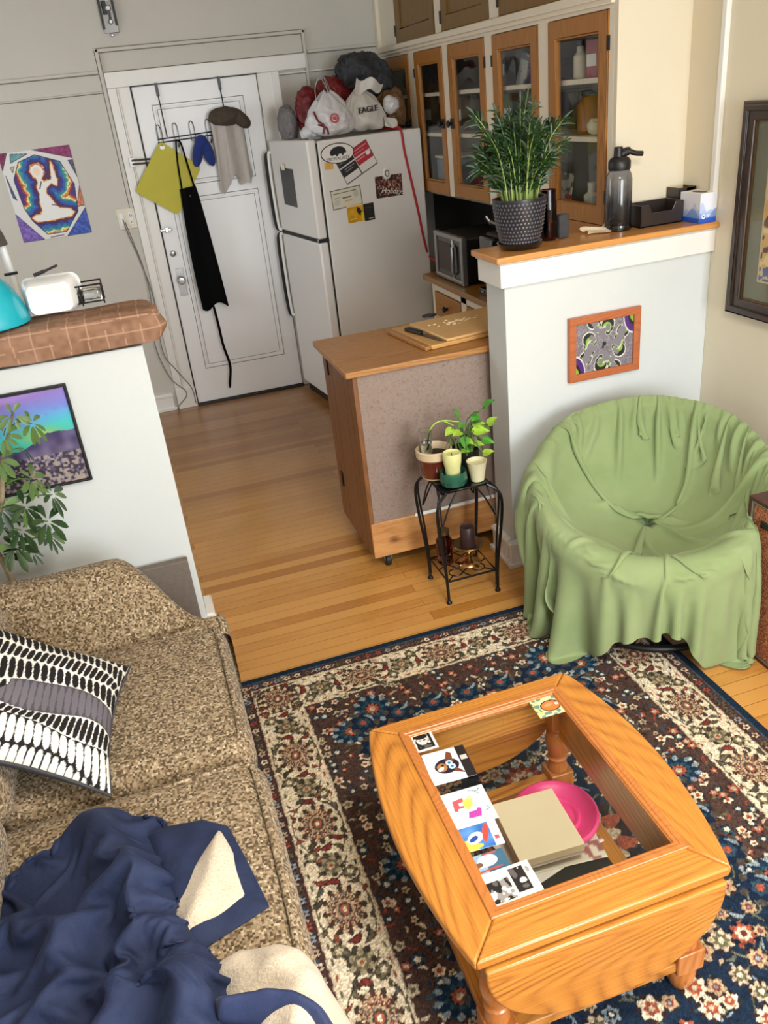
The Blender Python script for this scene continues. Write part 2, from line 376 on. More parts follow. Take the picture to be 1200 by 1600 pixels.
plain('glass_red', S(120, 20, 24), .3, .1); plain('carton_pink', S(168, 88, 96), .5, .15, 12); plain('carton_cream', S(214, 206, 184), .6, .08, 12); plain('tin_orange', S(150, 92, 34), .4, .2, 8); plain('blue_grey', S(130, 144, 156), .4, .06)
def floor_mat():
    t = NT('floor_boards'); v = t.coord()
    br = t.n('ShaderNodeTexBrick'); t.l(v, br.inputs['Vector']); br.offset = .37; br.offset_frequency = 2; br.squash = 1
    for k, val in (('Scale', 1), ('Brick Width', 1.35), ('Row Height', .057), ('Mortar Size', .0008), ('Mortar Smooth', .1), ('Bias', 0)): br.inputs[k].default_value = val
    br.inputs['Color1'].default_value = (0, 0, 0, 1); br.inputs['Color2'].default_value = (1, 1, 1, 1); br.inputs['Mortar'].default_value = (.5, .5, .5, 1)
    grain = t.noise(t.coord((.06, 1, 1)), 110, 5, .65, .3); fine = t.noise(t.coord((.02, 1, 1)), 420, 2, .6); blot = t.noise(v, 2.2, 4, .6)
    x = t.math('MULTIPLY_ADD', grain, .5); t.l(t.math('MULTIPLY', br.outputs['Color'], .42), x.node.inputs[2])
    x = t.math('MULTIPLY_ADD', fine, .18); t.l(t.math('MULTIPLY_ADD', grain, .5), x.node.inputs[2])
    y = t.math('ADD', t.math('MULTIPLY', x, .62), t.math('MULTIPLY_ADD', br.outputs['Color'], .40)); y.node.inputs[1].links[0].from_node.inputs[2].default_value = .11; y = t.math('ADD', y, t.math('MULTIPLY', blot, .34))
    c = t.ramp(y, [(.36, S(92, 50, 14)), (.6, S(146, 90, 32)), (.86, S(180, 120, 50)), (1, S(204, 148, 76))])
    c = t.mix(br.outputs['Fac'], c, S(84, 46, 18))
    sy = t.n('ShaderNodeSeparateXYZ'); t.l(v, sy.inputs[0]); dim = t.ramp(t.math('MULTIPLY', t.math('ADD', sy.outputs[1], t.math('MULTIPLY', t.math('SUBTRACT', blot, .5), 2.2)), .16), [(.5, (0, 0, 0, 1)), (.82, (.55,)*3+(1,))]); c = t.mix(dim, c, S(92, 54, 24))  # dimmer kitchen light put into the board colour, broken up by noise
    sp = t.noise(v, 26, 2, .5); c = t.mix(t.ramp(sp, [(.80, (0, 0, 0, 1)), (.84, (.5, .5, .5, 1))]), c, S(60, 32, 14))
    t.base(c); t.set(Coat_Weight=.35, Coat_Roughness=.22)
    t.l(t.ramp(grain, [(.3, (.30,)*3+(1,)), (.7, (.42,)*3+(1,))]), t.b.inputs['Roughness'])
    t.bump(br.outputs['Fac'], .25, -.002)
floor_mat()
def tweed():
    t = NT('sofa_tweed'); v = t.coord()
    def cells(sc_, loc):
        x = t.n('ShaderNodeTexVoronoi', distance='CHEBYCHEV'); t.l(t.coord(loc=loc), x.inputs['Vector']); x.inputs['Scale'].default_value = sc_; x.inputs['Randomness'].default_value = .3; return x
    a = cells(185, (0, 0, 0)); g = t.n('ShaderNodeSeparateColor'); t.l(a.outputs['Color'], g.inputs[0])
    c = t.ramp(g.outputs[0], [(0, S(82, 68, 50)), (.2, S(116, 98, 74)), (.42, S(148, 128, 100)), (.68, S(168, 148, 120)), (.92, S(196, 178, 150))], 'CONSTANT')
    c = t.mix(t.math('MULTIPLY', t.noise(v, 420, 2), .22), c, S(108, 88, 64))
    t.base(c); t.set(Roughness=.95, Specular_IOR_Level=.15, Sheen_Weight=.1); t.bump(a.outputs['Distance'], .5, -.004)
tweed()
def quilted():
    t = NT('ledge_quilt'); v = t.coord()
    c = S(146, 108, 84)
    ck = t.n('ShaderNodeTexBrick'); t.l(t.coord(out='UV'), ck.inputs['Vector']); ck.offset = 0
    t.base(c)
def cloth_green():
    t = NT('cover_green'); v = t.coord(); t.base(t.ramp(t.noise(v, 5, 3), [(.3, S(128, 145, 98)), (.7, S(140, 155, 110))]))
    t.set(Roughness=.9, Sheen_Weight=.15, Specular_IOR_Level=.15)
    wv = t.noise(v, 700, 2); t.bump(wv, .15, .002)
cloth_green()
def velvet():
    t = NT('blanket_navy'); v = t.coord(); t.base(t.ramp(t.noise(v, 9, 4), [(.3, S(28, 36, 62)), (.7, S(42, 52, 82))]))
    t.set(Roughness=.75, Sheen_Weight=.16, Sheen_Roughness=.3, Specular_IOR_Level=.25); t.b.inputs['Sheen Tint'].default_value = S(130, 160, 220)
    t.bump(t.noise(v, 22, 5, .6, .8), .35, .012)
velvet()
def fleece():
    t = NT('sherpa'); v = t.coord(); n_ = t.noise(v, 170, 4, .7); t.base(t.ramp(n_, [(.3, S(206, 186, 158)), (.7, S(232, 216, 192))])); t.set(Roughness=1, Sheen_Weight=.4, Specular_IOR_Level=.1)
    t.bump(n_, .8, .008)
fleece()
def grille():
    t = NT('speaker_cloth'); v = t.coord(); ck = t.n('ShaderNodeTexVoronoi', distance='CHEBYCHEV'); t.l(t.coord(rot=(.5, 0, 0)), ck.inputs['Vector']); ck.inputs['Scale'].default_value = 240; ck.inputs['Randomness'].default_value = .5
    g = t.n('ShaderNodeSeparateColor'); t.l(ck.outputs['Color'], g.inputs[0])
    t.base(t.ramp(g.outputs[0], [(.2, S(112, 58, 32)), (.55, S(150, 88, 52)), (.85, S(184, 124, 82))])); t.set(Roughness=.8); t.bump(ck.outputs['Distance'], .4, -.002)
grille()
def hobnail():
    t = NT('hobnail_black'); v = t.coord(out='UV'); x = t.n('ShaderNodeTexVoronoi'); t.l(t.coord((1, 1, .8)), x.inputs['Vector']); x.inputs['Scale'].default_value = 85; x.inputs['Randomness'].default_value = .25
    t.base(S(38, 38, 44)); t.set(Roughness=.3)
hobnail()
def particle():
    t = NT('hardboard'); v = t.coord(); n_ = t.noise(v, 90, 4, .75); b = t.noise(v, 5, 3)
    c = t.ramp(n_, [(.30, S(104, 86, 76)), (.42, S(142, 124, 113)), (.7, S(154, 137, 126))]); c = t.mix(t.math('MULTIPLY', b, .35), c, S(126, 102, 92)); t.base(c); t.set(Roughness=.55)
particle()
def ombre():
    t = NT('bottle_tint')
    sx = t.n('ShaderNodeSeparateXYZ'); t.l(t.coord(), sx.inputs[0]); t.base(t.ramp(t.math('MULTIPLY', sx.outputs[2], 4.3), [(.05, (.01, .01, .012, 1)), (.45, (.06, .06, .065, 1)), (.8, (.34, .34, .34, 1)), (1, (.45, .45, .45, 1))])); t.set(Roughness=.08, Transmission_Weight=.7, IOR=1.35, Coat_Weight=.4)
ombre()
def knots():
    t = NT('pine_knotty'); v = t.coord((.12, 1, 1)); g = t.noise(v, 34, 4, .6, .4); big = t.noise(t.coord((.5, 1, 1)), 7, 3)
    c = t.ramp(t.math('MULTIPLY_ADD', g, .7), [(.2, S(150, 92, 46)), (.5, S(206, 152, 94)), (.8, S(228, 182, 122))]); c.node.inputs[0].links[0].from_node.inputs[2].default_value = .1
    for x, z, r, k in ((.105, .142, .02, .8), (.33, .19, .05, .35), (.42, .12, .07, .4), (.6, .2, .05, .4)):
        d = t.n('ShaderNodeVectorMath', operation='DISTANCE'); t.l(t.coord((1, .2, 1.6)), d.inputs[0]); d.inputs[1].default_value = (x, 0, z*1.6)
        c = t.mix(t.ramp(t.math('ADD', d.outputs['Value'], t.math('MULTIPLY', t.math('SUBTRACT', g, .5), .03)), [(0, (k, k, k, 1)), (r*.5, (k*.8,)*3+(1,)), (r*1.6, (0, 0, 0, 1))]), c, S(92, 44, 22))
    t.base(c); t.set(Roughness=.45)
knots()

# ------------------------------------------------------------------ the room
YB, XR, YH, HC = 5.955, 2.215, 2.86, 2.75
XL, YR = -1.85, -1.6
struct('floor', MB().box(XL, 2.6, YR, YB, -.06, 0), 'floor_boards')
struct('ceiling', MB().box(XL, 2.6, YR, YB+.1, HC, HC+.06), 'ceiling_white')
struct('wall_back', MB().box(XL, 2.6, YB, YB+.1, 0, HC), 'wall_kitchen')
m = MB().box(XL-.1, XL, YR, 4.0, 0, HC).box(XL-.1, XL, 5.2, YB+.1, 0, HC).box(XL-.1, XL, 4.0, 5.2, 0, 1.15).box(XL-.1, XL, 4.0, 5.2, 2.35, HC); struct('wall_left', m, 'wall_white')
struct('wall_right', MB().box(XR, XR+.1, YR, 3.06, 0, HC), 'wall_beige')
struct('wall_kitchen_right', MB().box(XR, XR+.1, 3.06, YB, 0, HC), 'wall_beige')
m = MB()
for a, b in ((XL, -1.35), (-.15, .6), (2.1, 2.3)): m.box(a, b, YR-.1, YR, 0, HC)
for a, b in ((-1.35, -.15), (.6, 2.1)): m.box(a, b, YR-.1, YR, 0, .8); m.box(a, b, YR-.1, YR, 2.3, HC)
struct('wall_rear', m, 'wall_white')
for i, (a, b) in enumerate(((-1.35, -.15), (.6, 2.1))):  # left rear window is added for fill; right one is the main source
    m = MB().ring(a, b, .8, 2.3, .06, YR-.08, YR-.02, 'XZ').box(a, b, YR-.07, YR-.03, 1.53, 1.57)
    wn = struct(f'window_{i+1}', m, 'trim_white', bevel=.004); o = part('pane', MB().box(a+.05, b-.05, YR-.055, YR-.05, .85, 2.25), 'pane', wn)  # window_1 is the left rear one, added for fill
    WM[wn.name] = Matrix()
wn = struct('window_3', MB().ring(4.0, 5.2, 1.15, 2.35, .06, XL-.08, XL-.02, 'YZ'), 'trim_white', bevel=.004); WM[wn.name] = Matrix()  # unseen kitchen window, added to carry the fill light
part('pane', MB().box(XL-.055, XL-.05, 4.05, 5.15, 1.2, 2.3), 'pane', wn)  # pane of the added kitchen window
# half walls either side of the opening between the rooms
struct('wall_half_right', MB().box(1.315, XR, YH, 3.03, 0, 1.215), 'wall_white', bevel=.003)
m = MB().box(1.292, XR, 2.84, 3.05, 1.205, 1.288).prism([(2.84, 1.288), (3.05, 1.288), (3.063, 1.298), (2.827, 1.298)], 1.285, XR, 'YZ'); struct('trim_1', m, 'trim_white', bevel=.003)
struct('trim_2', MB().box(1.272, XR, 2.822, 3.066, 1.297, 1.32), 'ledge_wood', bevel=.004)
struct('wall_half_left', MB().box(XL, -.012, YH, 3.03, 0, 1.226), 'wall_white', bevel=.003)
struct('wall_cupboard_end', MB().box(1.9, XR, 3.067, 3.09, 1.2, HC), 'wall_beige')
def baseboard(name, runs):
    m = MB()
    for x0, x1, y0, y1 in runs: m.box(x0, x1, y0, y1, 0, .125)
    for x0, x1, y0, y1 in runs:
        e = .006; m.box(x0-e, x1+e, y0-e, y1+e, .1, .118)
        m.box(x0-.012, x1+.012, y0-.012, y1+.012, 0, .022)
    struct(name, m, 'trim_white', bevel=.003, weld=False)
baseboard('baseboard_half_right', [(1.293, XR-.02, 2.838, YH), (1.293, 1.315, YH+.026, 3.03)])
baseboard('baseboard_half_left', [(XL+.02, .016, 2.838, YH), (-.012, .016, YH+.026, 3.03)])
baseboard('baseboard_back', [(-.9, .1, YB-.018, YB)])
baseboard('baseboard_right', [(XR-.018, XR, YR+.02, 2.83)])
struct('trim_3', MB().box(XR-.022, XR, 2.845, 2.872, 1.32, HC), 'trim_white', bevel=.004)
struct('trim_4', MB().box(XL, .096, YB-.014, YB, 2.168, 2.186).box(1.408, 1.88, YB-.014, YB, 2.168, 2.186).box(XL, .096, YB-.008, YB, 2.064, 2.074), 'wall_kitchen', bevel=.003)
# painted conduit running round the door
c = MB()
for x0, x1, z0, z1 in ((.1, .122, 1.39, 2.3), (1.384, 1.404, 1.6, 2.3), (.1, 1.404, 2.28, 2.3)): c.box(x0, x1, YB-.022, YB, z0, z1)
struct('trim_5', c, 'wall_kitchen', bevel=.004)
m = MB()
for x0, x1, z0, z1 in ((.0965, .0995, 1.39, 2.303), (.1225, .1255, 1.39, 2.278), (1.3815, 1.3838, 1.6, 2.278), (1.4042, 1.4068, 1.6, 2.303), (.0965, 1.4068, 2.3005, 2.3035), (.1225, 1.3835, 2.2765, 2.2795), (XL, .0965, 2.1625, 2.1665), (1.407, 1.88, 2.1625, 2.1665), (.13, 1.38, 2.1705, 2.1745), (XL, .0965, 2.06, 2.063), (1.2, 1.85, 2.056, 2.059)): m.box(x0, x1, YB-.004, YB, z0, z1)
struct('rail_shadow_lines', m, 'shadow_line')  # dark strips paint the shadow lines along rails and conduit
# door casing
m = MB().box(.125, .262, YB-.02, YB, 0, 2.083).box(1.056, 1.2, YB-.02, YB, 0, 2.083).box(.125, 1.39, YB-.024, YB, 2.083, 2.17).box(.125, .178, YB-.03, YB, 0, 2.083).box(1.15, 1.2, YB-.03, YB, 0, 2.083).box(.178, .19, YB-.026, YB, .15, 2.08).box(.125, .262, YB-.034, YB, 0, .15)
m.box(1.2, 1.85, YB-.016, YB, 2.06, 2.07)
struct('trim_6', m, 'trim_white', bevel=.004)
d = struct('door_1', MB().box(.268, 1.05, YB-.03, YB-.002, .02, 2.078), 'door_white', bevel=.003); WM[d.name] = Matrix()
for z0, z1 in ((1.487, 1.965), (.265, 1.405)):
    m = MB().ring(.372, .945, z0, z1, .014, YB-.036, YB-.03, 'XZ').ring(.386, .931, z0+.014, z1-.014, .01, YB-.033, YB-.03, 'XZ'); part('panel_moulding', m, 'door_white', d, bevel=.002); q_ = MB().ring(.3685, .9485, z0-.0035, z1+.0035, .003, YB-.0312, YB-.0295, 'XZ').ring(.397, .92, z0+.025, z1-.025, .0025, YB-.0312, YB-.0295, 'XZ'); part('panel_shadow', q_, 'shadow_line', d)  # thin grey outlines paint the shade around the panel mouldings
m = MB().box(.262, .268, YB-.034, YB-.004, .02, 2.08).box(.262, 1.056, YB-.034, YB-.004, 2.078, 2.083); part('door_gap', m, 'ink', d)
part('threshold', MB().box(.262, 1.056, YB-.05, YB, 0, .018), 'black', d)
part('lock_plate', MB().box(.302, .352, YB-.034, YB-.03, .79, .975), 'silver', d, bevel=.002)
Mx = Matrix.Rotation(PI/2, 4, 'X')
part('door_knob', MB().lathe([(.012, 0), (.012, .02), (.024, .03), (.028, .045), (.02, .058), (0, .06)], 24, (.326, YB-.034, .9), Mx), 'silver', d)
part('deadbolt', MB().lathe([(.02, 0), (.02, .008), (.013, .012), (0, .012)], 24, (.308, YB-.03, 1.075), Mx), 'silver', d)
part('door_latch', MB().box(.258, .33, YB-.046, YB-.03, 1.222, 1.238).box(.29, .312, YB-.05, YB-.03, 1.212, 1.248), 'chrome', d, bevel=.003)
part('door_guard', MB().tube([(.175, YB-.05, 1.67), (.29, YB-.05, 1.667)], .006).tube([(.175, YB-.05, 1.648), (.29, YB-.05, 1.645), (.30, YB-.05, 1.667)], .006).box(.16, .19, YB-.05, YB-.028, 1.635, 1.685), 'steel_dark', d)
part('hinge', MB().box(1.046, 1.06, YB-.036, YB-.03, 1.83, 1.93).tube([(1.053, YB-.037, 1.83), (1.053, YB-.037, 1.93)], .006), 'silver', d)
# wall outlet with two leads, door chime
o = thing('power_outlet', 'ivory double power outlet plate on the wall left of the white door', 'outlet', (.065, YB, 1.33))
part('cover_plate', MB().box(.007, .124, YB-.01, YB, 1.265, 1.395), 'ivory', o, bevel=.004)
m = MB()
for x in (.035, .094): m.box(x-.014, x+.014, YB-.014, YB-.009, 1.29, 1.37)
part('socket', m, 'fridge_white', o, bevel=.004)
for x in (.088, .097):
    for z in (1.3, 1.34): part('slot', MB().box(x, x+.003, YB-.0155, YB-.012, z, z+.015), 'ink', o)
for pts in ([(.04, YB-.016, 1.33), (.05, YB-.035, 1.25), (.09, YB-.03, 1.05), (.12, YB-.04, .8), (.1, YB-.06, .45), (.16, YB-.045, .3), (.24, YB-.045, .15), (.25, YB-.05, .03)], [(.05, YB-.016, 1.31), (.07, YB-.05, 1.2), (.1, YB-.04, 1.0), (.1, YB-.05, .8), (.06, YB-.05, .5), (.11, YB-.05, .25), (.2, YB-.06, .12), (.12, YB-.06, .03)]):
    part('cord', MB().tube(bez(pts), .0035, 6), 'bag_grey', o)
o = thing('door_chime', 'narrow old metal chime box with exposed workings high on the back wall', 'door chime', (.227, YB, 2.375))
part('back_plate', MB().box(.184, .271, YB-.012, YB, 2.375, 2.66), 'steel_dark', o, bevel=.002)
part('side_rail', MB().box(.181, .194, YB-.035, YB, 2.395, 2.66).box(.259, .272, YB-.03, YB, 2.41, 2.66), 'black', o)
for z, r in ((2.43, .014), (2.5, .018), (2.56, .016)): part('bell', MB().lathe([(r, 0), (r, .03), (r*.6, .036), (0, .036)], 20, (.234, YB-.012, z), Mx), 'silver', o)
part('spring', MB().tube([(.236+.007*math.cos(a*.9), YB-.03+.007*math.sin(a*.9), 2.445+a*.0009) for a in range(50)], .002, 5), 'chrome', o)
part('coil', MB().box(.2, .225, YB-.03, YB-.012, 2.47, 2.54), 'black', o, bevel=.003); part('terminal', MB().box(.2, .25, YB-.028, YB-.012, 2.585, 2.62), 'black', o, bevel=.003); part('knob', MB().lathe([(.011, 0), (.011, .012), (0, .016)], 16, (.225, YB-.01, 2.365), Mx), 'silver', o)

o = thing('overhead_fill_dome', 'unseen white dome added for fill light above the coffee table', 'lamp', (.75, .55, HC))  # unseen fixture, added to go with the overhead fill
part('mount', MB().cyl((.75, .55), .07, HC-.04, HC-.001, 24), 'white_plastic', o); part('lamp_shade', MB().lathe([(.07, 2.71), (.25, 2.69), (.3, 2.62), (.29, 2.62), (.24, 2.68), (.06, 2.7)], 40, (.75, .55, 0)), 'white_plastic', o)  # mount and shade of the added fill dome

# poster on the back wall
def poster():
    W, H = .424, .525; a = Art(W, H, .0025, (226, 224, 222)); cx, cy = .215, .27
    for p, c in (([(0, 0), (.13, 0), (0, .175)], (120, 92, 176)), ([(W, 0), (.27, 0), (W, .155)], (50, 84, 176)), ([(W, H), (.2, H), (W, H-.075)], (138, 34, 98)), ([(0, H), (.055, H), (0, H-.1)], (120, 30, 80)),
                 ([(W, .29), (W, .17), (.375, .165)], (206, 122, 84)), ([(W, .44), (.395, .44), (W, .34)], (78, 74, 110)), ([(.07, H-.01), (.17, H-.02), (.06, H-.06)], (92, 150, 150)), ([(.01, .40), (.015, .27), (.035, .25)], (58, 90, 120)), ([(.05, .44), (.075, .445), (.055, .41)], (206, 202, 150))):
        a.poly(p, c); a.line(p+[p[0]], .0035, (40, 34, 60))
    a.speck(26, 90, 3, (np.abs(a.c-225).sum(-1) > 40))
    oc = [(.155, .03), (.275, .03), (.375, .14), (.395, .30), (.345, .44), (.21, .495), (.105, .465), (.05, .37), (.062, .2), (.09, .12)]
    a.poly(oc, (40, 30, 90))
    fig = [(.095, .135), (.12, .11), (.2, .108), (.33, .118), (.355, .138), (.33, .16), (.27, .175), (.25, .2), (.235, .235), (.215, .27), (.225, .3), (.262, .325), (.29, .305), (.3, .33), (.295, .4), (.29, .445), (.277, .4), (.268, .345), (.22, .335), (.21, .355), (.235, .385), (.24, .42), (.215, .445), (.175, .44), (.155, .405), (.165, .375), (.18, .365), (.185, .34), (.17, .31), (.175, .27), (.165, .225), (.165, .175), (.15, .15), (.12, .152)]
    wob = (vnoise(a.X, a.Y, 55, 7)-.5)*.02+(vnoise(a.X, a.Y, 140, 8)-.5)*.008
    sd = a.sdist(fig); sd = np.where(a.inside(fig), -sd, sd); sd = sd+wob*np.clip((sd+.002)/.02, .12, 1); m = a.inside(oc)
    st = [-9, -.003, .0005, .0045, .010, .018, .030, .046, .055, .062, .070, .078, .088, .1, .115, 9]
    co = [(238, 238, 236), (244, 226, 180), (222, 140, 74), (96, 26, 40), (52, 24, 92), (40, 44, 140), (36, 96, 170), (34, 140, 150), (60, 160, 140), (236, 230, 160), (226, 140, 60), (160, 50, 50), (84, 30, 110), (44, 40, 140), (60, 30, 90)]
    for k in range(len(co)): a.fill(m & (sd > st[k]) & (sd <= st[k+1]), co[k])
    for h_ in ([(.232, .385), (.262, .35)], [(.24, .41), (.272, .385)], [(.205, .34), (.185, .30)], [(.245, .395), (.268, .36)], [(.23, .20), (.3, .18)]): a.line(h_, .006, (70, 26, 84))
    a.ell(.195, .40, .02, .024, (246, 220, 190)); a.line([(.175, .435), (.2, .446), (.228, .43), (.238, .40)], .008, (196, 110, 60))
    a.line(oc+[oc[0]], .005, (34, 28, 60)); a.line([(.17, .008), (.25, .012)], .006, (60, 60, 70))
    o = a.mesh('poster', .001, 'XZ'); put(o, (-.594, YB-.003, 1.272), (0, -.012, 0))
    tag(o, 'psychedelic poster of a glowing kneeling figure in an octagon on the back wall', 'poster')
plain('x', (1, 1, 1, 1)) if False else None
poster()
# over-door hook rack and what hangs on it
YD = YB-.03
r = thing('hook_rack', 'black wire over-the-door hook rack on the white door', 'hook rack', (.6, YD, 1.77))
for x, zt in ((.42, 2.083), (.81, 2.083)): part('hanger_strap', MB().box(x-.009, x+.009, YD-.012, YD-.004, zt-.07, zt+.004).tube([(x, YD-.012, 2.02), (x+.004, YD-.012, 1.78)], .004, 6), 'black_metal', r)
for z in (1.752, 1.772): part('rail', MB().tube([(.36, YD-.014, z), (.9, YD-.014, z+.013)], .004, 6), 'black_metal', r)
for x in (.378, .482, .586, .69, .8, .88):
    z = 1.77; m = MB().tube(bez([(x-.012, YD-.014, z-.03), (x-.014, YD-.016, z+.06), (x, YD-.02, z+.085), (x+.014, YD-.016, z+.06), (x+.012, YD-.014, z-.03), (x, YD-.035, z-.055), (x, YD-.06, z-.03)], 5), .003, 6); part('hook', m, 'steel_dark', r)
def rpoly(pts, r, n=5):
    out = []; k = len(pts)
    for i in range(k):
        p, a, b = Vector(pts[i]), Vector(pts[i-1]), Vector(pts[(i+1) % k]); u = (a-p).normalized()*r; v = (b-p).normalized()*r
        for t in lsp(0, 1, n): out.append(tuple((p+u)*(1-t)**2+p*2*t*(1-t)+(p+v)*t*t))
    return out
q = rpoly([(.372, 1.765), (.152, 1.49), (.392, 1.312), (.6, 1.585)], .03)
hole = [(.378+.016*math.cos(t), 1.725+.012*math.sin(t)) for t in lsp(0, 2*PI, 20, False)]
o = thing('cutting_mat', 'yellow flexible cutting mat hanging cornerwise from the door hooks', 'cutting mat', (.38, YD-.05, 1.3))
part('sheet', MB().prism(q, YD-.056, YD-.052, 'XZ'), 'yellow_mat', o, smooth=False); part('hang_hole', MB().prism(hole, YD-.0575, YD-.0505, 'XZ'), 'door_white', o)
a = thing('apron', 'long black apron hanging folded from the door hooks with dangling tie', 'apron', (.48, YD-.07, .7))
G = np.zeros((40, 26, 3))
for i, t in enumerate(lsp(0, 1, 40)):
    z = 1.472-.77*t; x0 = .432-.0*t-.016*math.sin(t*2.6); x1 = .535+.068*t**.8
    for j, u in enumerate(lsp(0, 1, 26)):
        G[i, j] = (x0+(x1-x0)*u, YD-.085-.016*math.sin(u*7+t*1.5)*(.4+.6*t)-.01*math.sin(u*PI), z-(.022*math.sin(u*6.5+.4) if i == 39 else .022*math.sin(u*6.5+.4)*t**6)+.008*u*(1-t))
part('bib', MB().grid(G), 'black_cloth', a, solid=.012)
part('neck_strap', MB().tube(bez([(.445, YD-.088, 1.47), (.452, YD-.075, 1.62), (.468, YD-.06, 1.745), (.482, YD-.064, 1.755)]), .006, 6).tube(bez([(.482, YD-.064, 1.755), (.497, YD-.07, 1.73), (.512, YD-.08, 1.6), (.526, YD-.088, 1.475)]), .006, 6), 'black_cloth', a)
m = MB().grid([[Vector((x+w_*.009, YD-.085-w_*.003, z)) for w_ in (-1, 0, 1)] for x, z in [(.5, .72), (.507, .62), (.512, .52), (.512, .44), (.525, .36), (.538, .3), (.535, .24), (.515, .17), (.505, .11)]]); part('waist_tie', m, 'black_cloth', a, solid=.003, subd=1)
part('badge', MB().box(.483, .494, YD-.106, YD-.098, 1.418, 1.432), 'hat_brown', a)
m = MB().blob((.592, YD-.07, 1.672), (.034, .03, .085), .12, 5, 3, 20, False, M=Matrix.Rotation(.35, 4, 'Y')).blob((.655, YD-.066, 1.67), (.034, .03, .085), .12, 5, 5, 20, False, M=Matrix.Rotation(-.2, 4, 'Y')).blob((.625, YD-.07, 1.73), (.042, .028, .04), .1, 5, 6, 20, False)
solo('oven_mitts', m, 'blue_cloth', 'pair of dark blue mitts hanging on the door hooks beside the brown cap', 'mitts')
o = thing('cap', 'dark brown cloth cap on the right end of the door hook rack', 'cap', (.82, YD-.08, 1.85))
m = MB().blob((.805, YD-.085, 1.86), (.11, .06, .055), .12, 4, 9, 28, False); part('crown', m, 'hat_brown', o)
m = MB().blob((.895, YD-.085, 1.838), (.075, .05, .04), .14, 4, 15, 24, False, M=Matrix.Rotation(.75, 4, 'Y')); part('brim', m, 'hat_brown', o)
G = np.zeros((30, 34, 3))
for i, t in enumerate(lsp(0, 1, 30)):
    for j, u in enumerate(lsp(0, 1, 34)):
        hem = .33+.10*math.sin(u*5.2+.9)**2*(1 if u < .6 else .5)+.015*math.sin(u*23)
        G[i, j] = (.70+.205*u+.03*t*(u-.2)+.006*math.sin(u*22+t*3), YD-.07-.022*math.sin(u*15+1+t)*(.35+.65*t)-.016*math.sin(u*5), 1.845-.03*u-hem*t)
solo('hand_towel', MB().grid(G), 'cloth_beige', 'pale beige towel hanging in folds under the brown cap on the door', 'towel', solid=.004, subd=1)

# ------------------------------------------------------------------ left half wall: quilt and dishes
def ledge_quilt():
    W = .9; a = Art(1.35, .42, .004, (148, 114, 92)); u, v = a.X, a.Y
    a.speck(10, 60, 4); a.speck(9, 9, 5)
    lines = (np.abs(((u+.012*vnoise(u, v, 12, 3)) % .058)-.029) > .0272)
    a.fill(lines & (vnoise(u, v, 25, 2) > .15), (190, 152, 126), .85)
    lv = (np.abs(((v+.006*vnoise(u, v, 8, 9)) % .05)-.025) > .0232); a.fill(lv & (vnoise(u, v, 14, 6) > .35), (192, 156, 130), .8)
    o = a.mesh('folded_quilt', 0, 'XY', 'weave_print'); me = o.data; n = len(me.vertices); co = np.zeros(n*3, np.float32); me.vertices.foreach_get('co', co); co = co.reshape(-1, 3)
    # wrap the sheet around a soft rectangular section: front drop, top, back drop
    u = co[:, 0]; v = co[:, 1]; P = np.zeros_like(co)
    fr, top = .105, .22
    t = v
    sec_y = np.where(t < fr, 0, np.where(t < fr+top, t-fr, top)); sec_z = np.where(t < fr, t, np.where(t < fr+top, fr, fr-(t-fr-top)))
    k = np.abs(t-fr); rr = .03; rnd = np.exp(-(k/.02)**2)*.008; k2 = np.abs(t-fr-top); rnd2 = np.exp(-(k2/.02)**2)*.008
    x = -1.27+u
    P[:, 0] = x; P[:, 1] = 2.836+sec_y+rnd-rnd2; P[:, 2] = 1.238+sec_z-rnd-rnd2
    edge = np.clip((u-1.27)/.08, 0, 1); mid = 2.836+top/2
    bulge = np.array([noise.noise(Vector((float(a_)*7, float(b_)*12, 1))) for a_, b_ in zip(u, v)])
    front = np.exp(-((t-.055)/.05)**2); P[:, 1] -= front*.014*(1+bulge)+0; P[:, 2] += bulge*.008*np.clip(1-front, 0, 1)
    P[:, 1] = mid+(P[:, 1]-mid)*(1-.4*edge**3); P[:, 2] = 1.29+(P[:, 2]-1.29)*(1-.35*edge**3); P[:, 0] -= edge**2*.02
    P[:, 2] = np.maximum(P[:, 2], np.where((P[:, 1] > 2.85) & (P[:, 1] < 3.04) & (P[:, 0] < .0), 1.24, 0))
    P[:, 0] += (.022*np.exp(-((v-.06)/.05)**2)-.012*np.exp(-((v-.118)/.012)**2)+.006*np.sin(v*60))*edge
    me.vertices.foreach_set('co', P.reshape(-1)); me.update()
    b = o.modifiers.new('solid', 'SOLIDIFY'); b.thickness = .008; b.offset = -1
    tag(o, 'brown quilted cover with pale grid lines laid along the left half wall', 'quilt')
ledge_quilt()
o = thing('mixing_bowl', 'turquoise bowl turned upside down on the brown quilt', 'bowl', (-.475, 2.96, 1.352))
part('bowl', MB().lathe([(.135, 0), (.137, .006), (.132, .03), (.122, .07), (.1, .115), (.07, .15), (.045, .162), (.0, .165)], 48, (-.475, 2.96, 1.352)), 'turquoise', o)
part('foot_ring', MB().lathe([(.042, .16), (.045, .17), (.038, .17), (.036, .162)], 32, (-.475, 2.96, 1.352)), 'black', o)
o = thing('plastic_tub', 'white rectangular plastic tub lying on its side beside the turquoise bowl', 'tub', (-.27, 2.93, 1.355))
def tubgrid(x0, x1, z0, z1, y, r, n=6):
    pts = []
    for cx_, cz_, a0 in ((x1-r, z0+r, -PI/2), (x1-r, z1-r, 0), (x0+r, z1-r, PI/2), (x0+r, z0+r, PI)):
        for t in lsp(0, PI/2, n): pts.append((cx_+r*math.cos(a0+t), y, cz_+r*math.sin(a0+t)))
    return pts
